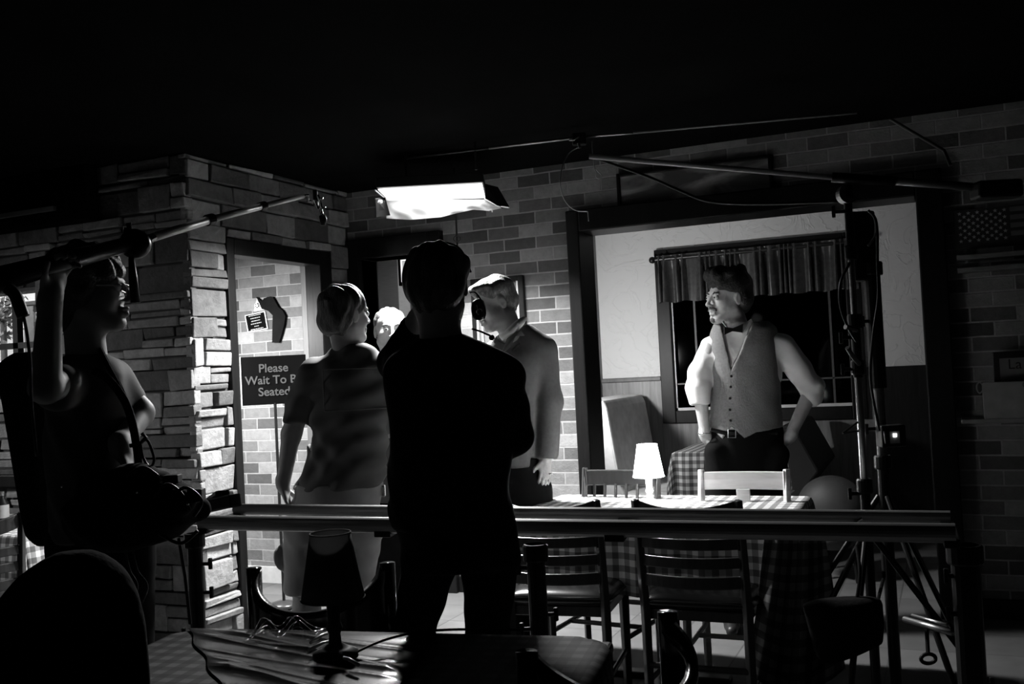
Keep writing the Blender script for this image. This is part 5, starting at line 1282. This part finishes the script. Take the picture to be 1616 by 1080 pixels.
# ---- man in dark t-shirt and shorts, seen from behind
D = 4.4
g = ground(540, 760, D)
t = thing('person', 'man seen from behind in a dark printed t-shirt and pale cargo shorts', 'person', g)
hd = Head(P(546, 498, D), FWD0*.70 + RIGHT0*.71, ZUP + RIGHT0*.05, 1.02)
body = hd.prims(P(548, 556, D))
body += [loft([(552, 525, 580, .06), (580, 500, 602, .08), (660, 498, 596, .09), (760, 480, 592, .1)], D)]
wr = P(447, 765, D-.02)
body += chain([P(490, 592, D), P(460, 685, D+.0), wr], [.052, .043, .029]) + hand(wr, P(456, 800, D-.03) - wr, RIGHT0, FWD0 + RIGHT0*.5, .5)
body += chain([P(600, 592, D), P(615, 675, D+.1), P(640, 690, D+.3)], [.052, .043, .029]) + hand(P(640, 690, D+.3), FWD0, (0, 0, -1), -RIGHT0, .5)
hl, hr = P(492, 820, D), P(566, 820, D); kl, kr = P(482, 915, D-.02), P(552, 915, D+.02); al_, ar_ = down(kl + RIGHT0*.0, .1), down(kr, .1)
body += chain([hl, kl, kl.lerp(al_, .35), al_], [.085, .058, .060, .038]) + chain([hr, kr, kr.lerp(ar_, .35), ar_], [.085, .058, .060, .038])
bo_ = field_obj('body', body, SKIND, t, VOX, smooth=1); hd.eyes(bo_)
hair = [hd.E((-.02, 0, .050), (.108, .094, .085), .02), hd.E((-.052, 0, -.01), (.075, .088, .085), .02), hd.E((.12, 0, -.02), (.055, .10, .085), .01, 'sub')] + [hd.E((.055, m_*.09, -.05), (.05, .035, .06), .01, 'sub') for m_ in (-1, 1)] + [hd.E((-.002, m_*.098, -.012), (.020, .02, .028), .008, 'sub') for m_ in (-1, 1)]
field_obj('hair', hair, HAIRM, t, .0045, strands(.0045, hd.f + hd.l*.6, 110))
TSH = plain('dark_tshirt', .09, .8, 0, .1)
ts = [loft([(543, 533, 576, .06), (552, 520, 590, .075), (564, 500, 606, .09), (582, 484, 616, .11), (620, 480, 618, .122), (660, 484, 614, .12), (700, 488, 611, .12), (740, 478, 609, .125), (770, 464, 604, .13)], D, cap=.008)]
ts += chain([P(494, 588, D), P(475, 640, D), P(469, 664, D)], [.066, .062, .064], .03) + [cyl(P(468, 667, D), P(462, 700, D), .1)]
ts += chain([P(602, 588, D), P(613, 640, D+.05), P(616, 664, D+.09)], [.064, .062, .064], .03)
field_obj('t_shirt', ts, TSH, t, VOX, wrinkle(.0085, 42, 70, (-.9, .4, 1.1)))
def wrap_point(px, py, bulge=0): 
    x = (px - 549) / 66; return P(px, py, D - .124*math.sqrt(max(0.02, 1 - x*x*.97)) - .006)
m = MB(); c4 = [(509, 584), (612, 580), (612, 644), (512, 650)]
def edge_pts(a, b, n=10): return [wrap_point(a[0]+(b[0]-a[0])*k/n, a[1]+(b[1]-a[1])*k/n) for k in range(n+1)]
for i in range(4): m.tube(edge_pts(c4[i], c4[(i+1) % 4]), .0022, 6)
m.build('back_print', plain('print_line', .16, .7), t)
shm = plain('pale_cargo_cloth', .32, .8, 0, .1)
so = [loft([(762, 466, 603, .125), (800, 458, 600, .135), (835, 452, 602, .13), (850, 455, 602, .12)], D, cap=.01)] + chain([P(488, 835, D), P(481, 925, D-.02)], [.105, .096], .04) + chain([P(566, 835, D), P(556, 925, D+.02)], [.105, .094], .04)
so += [cyl(P(481, 934, D-.02), P(480, 980, D-.02), .14), cyl(P(556, 930, D+.02), P(556, 980, D+.02), .14)]
so += [ell(P(446, 880, D+.0), (.02, .06, .06), k=.02), cyl(P(527, 885, D), P(519, 960, D), .004)]
field_obj('shorts', so, shm, t, .006, wrinkle(.0048, 40, 75))
MB().obox(P(605, 775, D+.0), (RIGHT0, FWD0, ZUP), (.008, .02, .025)).build('belt_clip', CHROME, t, bevel=.004)
for a_ in (al_, ar_): field_obj('shoe', foot(a_, FWD0), plain('grey_shoe', .1, .6), t, .006)

# ---- cameraman, near black against the scene
D = 2.75
g = ground(718, 760, D)
t = thing('person', 'cameraman in black seen from behind in silhouette, one hand raised to his head', 'person', g)
hd = Head(P(691, 452, D), FWD0*.97 + RIGHT0*.15, ZUP, 1.0)
DSK = SKIND
body = hd.prims(P(698, 545, D))
body += [loft([(545, 655, 745, .06), (580, 640, 785, .09), (660, 635, 790, .1), (790, 632, 790, .1), (825, 645, 795, .09)], D)]
wr = P(657, 508, D+.14)
body += chain([P(652, 590, D), P(627, 574, D+.2), wr], [.05, .043, .029]) + hand(wr, P(668, 470, D+.10) - wr, RIGHT0 - FWD0*.5, FWD0, .3)
wr2 = P(772, 660, D+.33)
body += chain([P(790, 595, D), P(808, 688, D+.05), wr2], [.052, .043, .03]) + hand(wr2, -RIGHT0*.6 + FWD0*.6 + ZUP*.2, FWD0*-.3 - RIGHT0*.5, ZUP, .6)
hl, hr = P(684, 880, D), P(766, 880, D); kl, kr = P(652, 1050, D), P(768, 1050, D); al_, ar_ = down(kl + RIGHT0*-.01, .1), down(kr, .1)
body += chain([P(682, 880, D), P(653, 1000, D), kl, al_], [.058, .044, .048, .038]) + chain([P(768, 880, D), P(769, 1000, D), kr, ar_], [.058, .044, .048, .038])
bo_ = field_obj('body', body, DSK, t, .0055, smooth=1); hd.eyes(bo_)
hair = [hd.E((-.02, 0, .045), (.100, .084, .078), .02), hd.E((-.045, 0, .0), (.072, .083, .085), .02), hd.E((.12, 0, -.02), (.055, .10, .085), .01, 'sub'), hd.E((-.01, -.055, .055), (.06, .04, .045), .01)] + [hd.E((-.002, m_*.098, -.012), (.022, .02, .03), .008, 'sub') for m_ in (-1, 1)]
field_obj('hair', hair, HAIRM, t, .0045, strands(.0025, hd.l))
sr = [loft([(530, 662, 732, .06), (541, 645, 756, .08), (553, 628, 782, .10), (575, 612, 806, .115), (610, 607, 818, .12), (660, 612, 814, .12), (720, 614, 808, .125), (790, 612, 806, .125), (832, 620, 812, .125)], D, cap=.015)]
sr += chain([P(648, 588, D), P(626, 573, D+.2), P(650, 522, D+.16)], [.062, .052, .040], .03)
sr += chain([P(790, 598, D), P(809, 685, D+.05), P(782, 665, D+.27)], [.066, .056, .044], .03)
BLS = plain('black_shirt', .006, .9, 0, .2, spec=.15)
field_obj('shirt', sr, BLS, t, .006, wrinkle(.004))
tr_ = [loft([(822, 622, 812, .12), (860, 634, 820, .13), (895, 638, 822, .125)], D, cap=.012)] + chain([P(678, 885, D), P(652, 1005, D), kl, down(al_, .09)], [.077, .057, .066, .06], .02) + chain([P(773, 885, D), P(770, 1005, D), kr, down(ar_, .09)], [.080, .059, .066, .06], .02)
field_obj('trousers', tr_, BLS, t, .007, wrinkle(.003))
for a_ in (al_, ar_): field_obj('shoe', foot(a_, FWD0), BLACKP, t, .007)
# headset beside his ear
hp = thing('headset', 'black headset with a bright cup edge at the ear of the cameraman', 'headphones', P(757, 490, D-.01))
c = P(756, 489, D-.01); an = vn(RIGHT0*.55 - FWD0*.8)
MB().lathe(c, [(.018, -.014), (.028, -.010), (.030, .0), (.028, .008), (.016, .012)], 28, RIGHT0*.85 + FWD0*-.4).build('ear_cup', BLACKP, hp, smooth=True)
MB().tube([P(751, 482, D-.045), P(752, 487, D-.045)], .003, 8).build('glint_screw', CHROME, hp)
MB().tube([P(757, 492, D-.045) + RIGHT0*math.cos(k*.7)*.008 + ZUP*math.sin(k*.7)*.008 for k in range(7)], .0025, 6).build('hinge_ring', CHROME, hp)
bp_ = [P(742, 462, D), P(750, 462, D-.02), P(759, 474, D-.03), P(766, 492, D-.03), P(764, 503, D-.02)]
MB().tube(catmull(bp_, 6), .0022, 6).build('wire_arm', BLACKP, hp)
MB().tube(catmull([P(743, 430, D), P(725, 392, D+.02), P(690, 383, D+.03), P(655, 398, D+.03), P(642, 440, D+.03)], 6), .003, 8).build('headband', BLACKP, hp)
MB().tube([P(745, 519, D-.03), P(760, 524, D-.04), P(776, 531, D-.04)], .003, 6).build('microphone_arm', BLACKP, hp)
MB().sphere(P(776, 533, D-.04), .008, 12).build('microphone_tip', BLACKP, hp)

# ---- boom operator at the left
D = 3.0
g = ground(150, 900, D)
t = thing('person', 'boom operator in profile at the left holding the pole overhead with a raised arm', 'person', g)
hd = Head(P(143, 461, D), RIGHT0*.99 + FWD0*.12 + ZUP*.03, ZUP, 1.02)
body = hd.prims(P(138, 575, D))
body += [loft([(572, 105, 172, .06), (600, 95, 190, .09), (700, 95, 195, .1), (820, 100, 200, .1)], D)]
wr = P(80, 468, D-.26)
body += chain([P(112, 600, D-.04), P(72, 612, D-.28), wr], [.052, .042, .030]) + hand(wr, P(92, 425, D-.24) - wr, RIGHT0*.8 - FWD0*.3, -FWD0, .75)
el_ = P(220, 652, D+.08); wr2 = P(190, 706, D-.1)
body += chain([P(176, 598, D+.06), el_, wr2], [.05, .042, .030]) + hand(wr2, RIGHT0*.4 - FWD0*.3 - ZUP*.8, -RIGHT0, RIGHT0, .6)
hl, hr = P(130, 860, D), P(190, 860, D); kl, kr = down(hl, .5), down(hr, .5); al_, ar_ = down(kl, .1), down(kr, .1)
body += chain([hl, kl, al_], [.085, .055, .04]) + chain([hr, kr, ar_], [.085, .055, .04])
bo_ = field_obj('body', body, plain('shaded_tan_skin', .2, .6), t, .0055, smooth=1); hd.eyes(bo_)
rr = random.Random(5)
hair = [hd.E((-.07, 0, -.045), (.055, .075, .07), .02), hd.E((-.01, .07, .0), (.04, .03, .045), .02), hd.E((-.01, -.07, .0), (.04, .03, .045), .02), hd.E((-.018, 0, .045), (.105, .092, .088), .02), hd.E((-.055, 0, -.01), (.080, .088, .085), .02), hd.E((.130, 0, -.035), (.060, .11, .085), .01, 'sub'), hd.E((.06, .09, -.06), (.06, .04, .06), .01, 'sub'), hd.E((.06, -.09, -.06), (.06, .04, .06), .01, 'sub')]
for k in range(26):
    a, b = rr.uniform(0, 6.28), rr.uniform(-.2, 1.4); hair.insert(2, hd.E((-.02+.1*math.cos(a)*math.cos(b), .088*math.sin(a)*math.cos(b), .045+.088*math.sin(b)), (.022, .022, .022), .01))
field_obj('hair', hair, HAIRD, t, .005, strands(.002, hd.l))
gl_ = MB().tube([hd.H(.108, -.008, .012), hd.H(.108, -.05, .012), hd.H(.10, -.056, -.008), hd.H(.104, -.01, -.012), hd.H(.108, -.008, .012)], .002, 6); gl_.tube([hd.H(.100, -.056, .008), hd.H(0, -.082, .012)], .002, 6)
gl_.tube([hd.H(.108, .008, .012), hd.H(.108, .05, .012), hd.H(.10, .056, -.008), hd.H(.104, .01, -.012), hd.H(.108, .008, .012), hd.H(.108, -.008, .012)], .002, 6); gl_.build('eyeglasses', STEEL, t)
OSH = plain('grey_tshirt', .06, .8, 0, .1)
osr = [loft([(560, 112, 166, .07), (572, 98, 182, .09), (592, 84, 194, .11), (630, 76, 202, .125), (700, 76, 206, .125), (780, 80, 214, .13), (850, 82, 222, .135)], D, cap=.012)]
osr += chain([P(112, 600, D-.04), P(92, 612, D-.16)], [.068, .066], .03) + [cyl(P(80, 612, D-.22), P(50, 615, D-.42), .1)]
osr += chain([P(176, 600, D+.06), P(200, 630, D+.08)], [.062, .058], .03)
field_obj('t_shirt', osr, OSH, t, .006, wrinkle(.005, 45, 80, (1, .3, .5)))
field_obj('trousers', [loft([(838, 84, 224, .13), (900, 88, 232, .13)], D, cap=.012)] + chain([hl, kl, down(al_, .09)], [.10, .08, .065], .04) + chain([hr, kr, down(ar_, .09)], [.10, .08, .065], .04), BLS, t, .008)
for a_ in (al_, ar_): field_obj('shoe', foot(a_, RIGHT0), BLACKP, t, .008)
# his gear
bg = thing('mixer_bag', 'black sound mixer bag bulging at the hip of the boom operator', 'bag', P(215, 810, D-.15))
field_obj('bag', [loft([(745, 130, 262, .06), (760, 118, 275, .09), (775, 120, 300, .10), (800, 100, 318, .13), (830, 104, 306, .13), (852, 120, 275, .11), (866, 160, 240, .07)], D-.15, cap=.01), cone(P(270, 775, D-.15), P(318, 805, D-.1), .03, .03, .03), ell(P(215, 750, D-.17), (.07, .06, .035), k=.01), ell(P(285, 790, D-.2), (.05, .05, .045), k=.01), ell(P(150, 835, D-.2), (.07, .05, .05), k=.01)], MATTE, bg, .006, wrinkle(.009, 26, 48))
for pts in ([(262, 800), (290, 770), (318, 790), (306, 815)], [(240, 790), (262, 765), (285, 778), (300, 806)], [(200, 752), (226, 738), (250, 752)], [(250, 842), (285, 858), (312, 838)]):
    MB().tube(catmull([P(x, y, D-.24) for x, y in pts], 6), .005, 8).build('coiled_cable', BLACKP, bg, smooth=True)
for x, y in ((216, 778), (98, 768), (296, 796)): MB().sphere(P(x, y, D-.25), .004, 10).build('glint_bead', CHROME, bg, smooth=True)  # chrome beads added as glints on the gear
MB().obox(P(305, 782, D-.2), (RIGHT0, FWD0, ZUP), (.03, .02, .018)).build('connector_block', BLACKP, bg, bevel=.003)
MB().obox(P(272, 756, D-.18), (RIGHT0, FWD0, ZUP), (.022, .02, .012)).build('connector_block', BLACKP, bg, bevel=.003)
MB().tube(catmull([P(148, 585, D-.12), P(172, 600, D-.13), P(200, 640, D-.14), P(215, 700, D-.15), P(222, 770, D-.15)], 6), .012, 8).build('strap', MATTE, bg)
MB().tube(catmull([P(158, 552, D-.02), P(172, 580, D-.08), P(188, 610, D-.12), P(205, 650, D-.14)], 6), .009, 8).build('strap', MATTE, bg)
for i, (x0, x1) in enumerate(((208, 222), (196, 206))):
    MB().tube(catmull([P(x0, 860, D-.15), P(x0+8, 900, D-.15), P(x1+10, 930, D-.16), P(x0-4, 985, D-.16)], 6), .004, 6).build('loose_cable', BLACKP, bg)
MB().tube([P(282, 850, D-.15), P(292, 910, D-.13), P(300, 985, D-.12)], .005, 6).build('loose_cable', BLACKP, bg)
MB().lathe(P(246, 768, D-.16), [(.045, -.01), (.042, .005), (.034, .022), (.015, .032)], 24).build('round_cap', BLACKP, bg, smooth=True)
MB().tube([P(243, 766, D-.2), P(262, 762, D-.19)], .006, 8).build('bright_rim', STEEL, bg)
cb_ = thing('carabiner', 'black carabiner loop hanging above the mixer bag', 'clip', P(236, 715, D-.16))
cbp = [P(222, 700, D-.16), P(226, 722, D-.16), P(236, 737, D-.16), P(243, 728, D-.16), P(240, 712, D-.16), P(232, 695, D-.16), P(222, 700, D-.16)]
MB().tube(catmull(cbp, 5), .004, 8).build('ring', BLACKM, cb_); MB().tube([P(205, 704, D-.16), P(222, 700, D-.16), P(230, 690, D-.16), P(224, 684, D-.16)], .006, 8).build('hook', BLACKM, cb_); MB().tube([P(236, 737, D-.16), P(240, 756, D-.16)], .004, 6).build('swivel', BLACKM, cb_)
bk = thing('backpack', 'tall black backpack behind the boom operator at the picture edge', 'bag', P(60, 700, D+.22))
field_obj('pack', [loft([(556, 25, 75, .05), (568, 6, 90, .09), (600, -6, 95, .12), (622, 10, 95, .12), (700, 24, 100, .12), (800, 42, 105, .12), (840, 50, 105, .11), (858, 64, 100, .07)], D+.22, cap=.01)], MATTE, bk, .008)
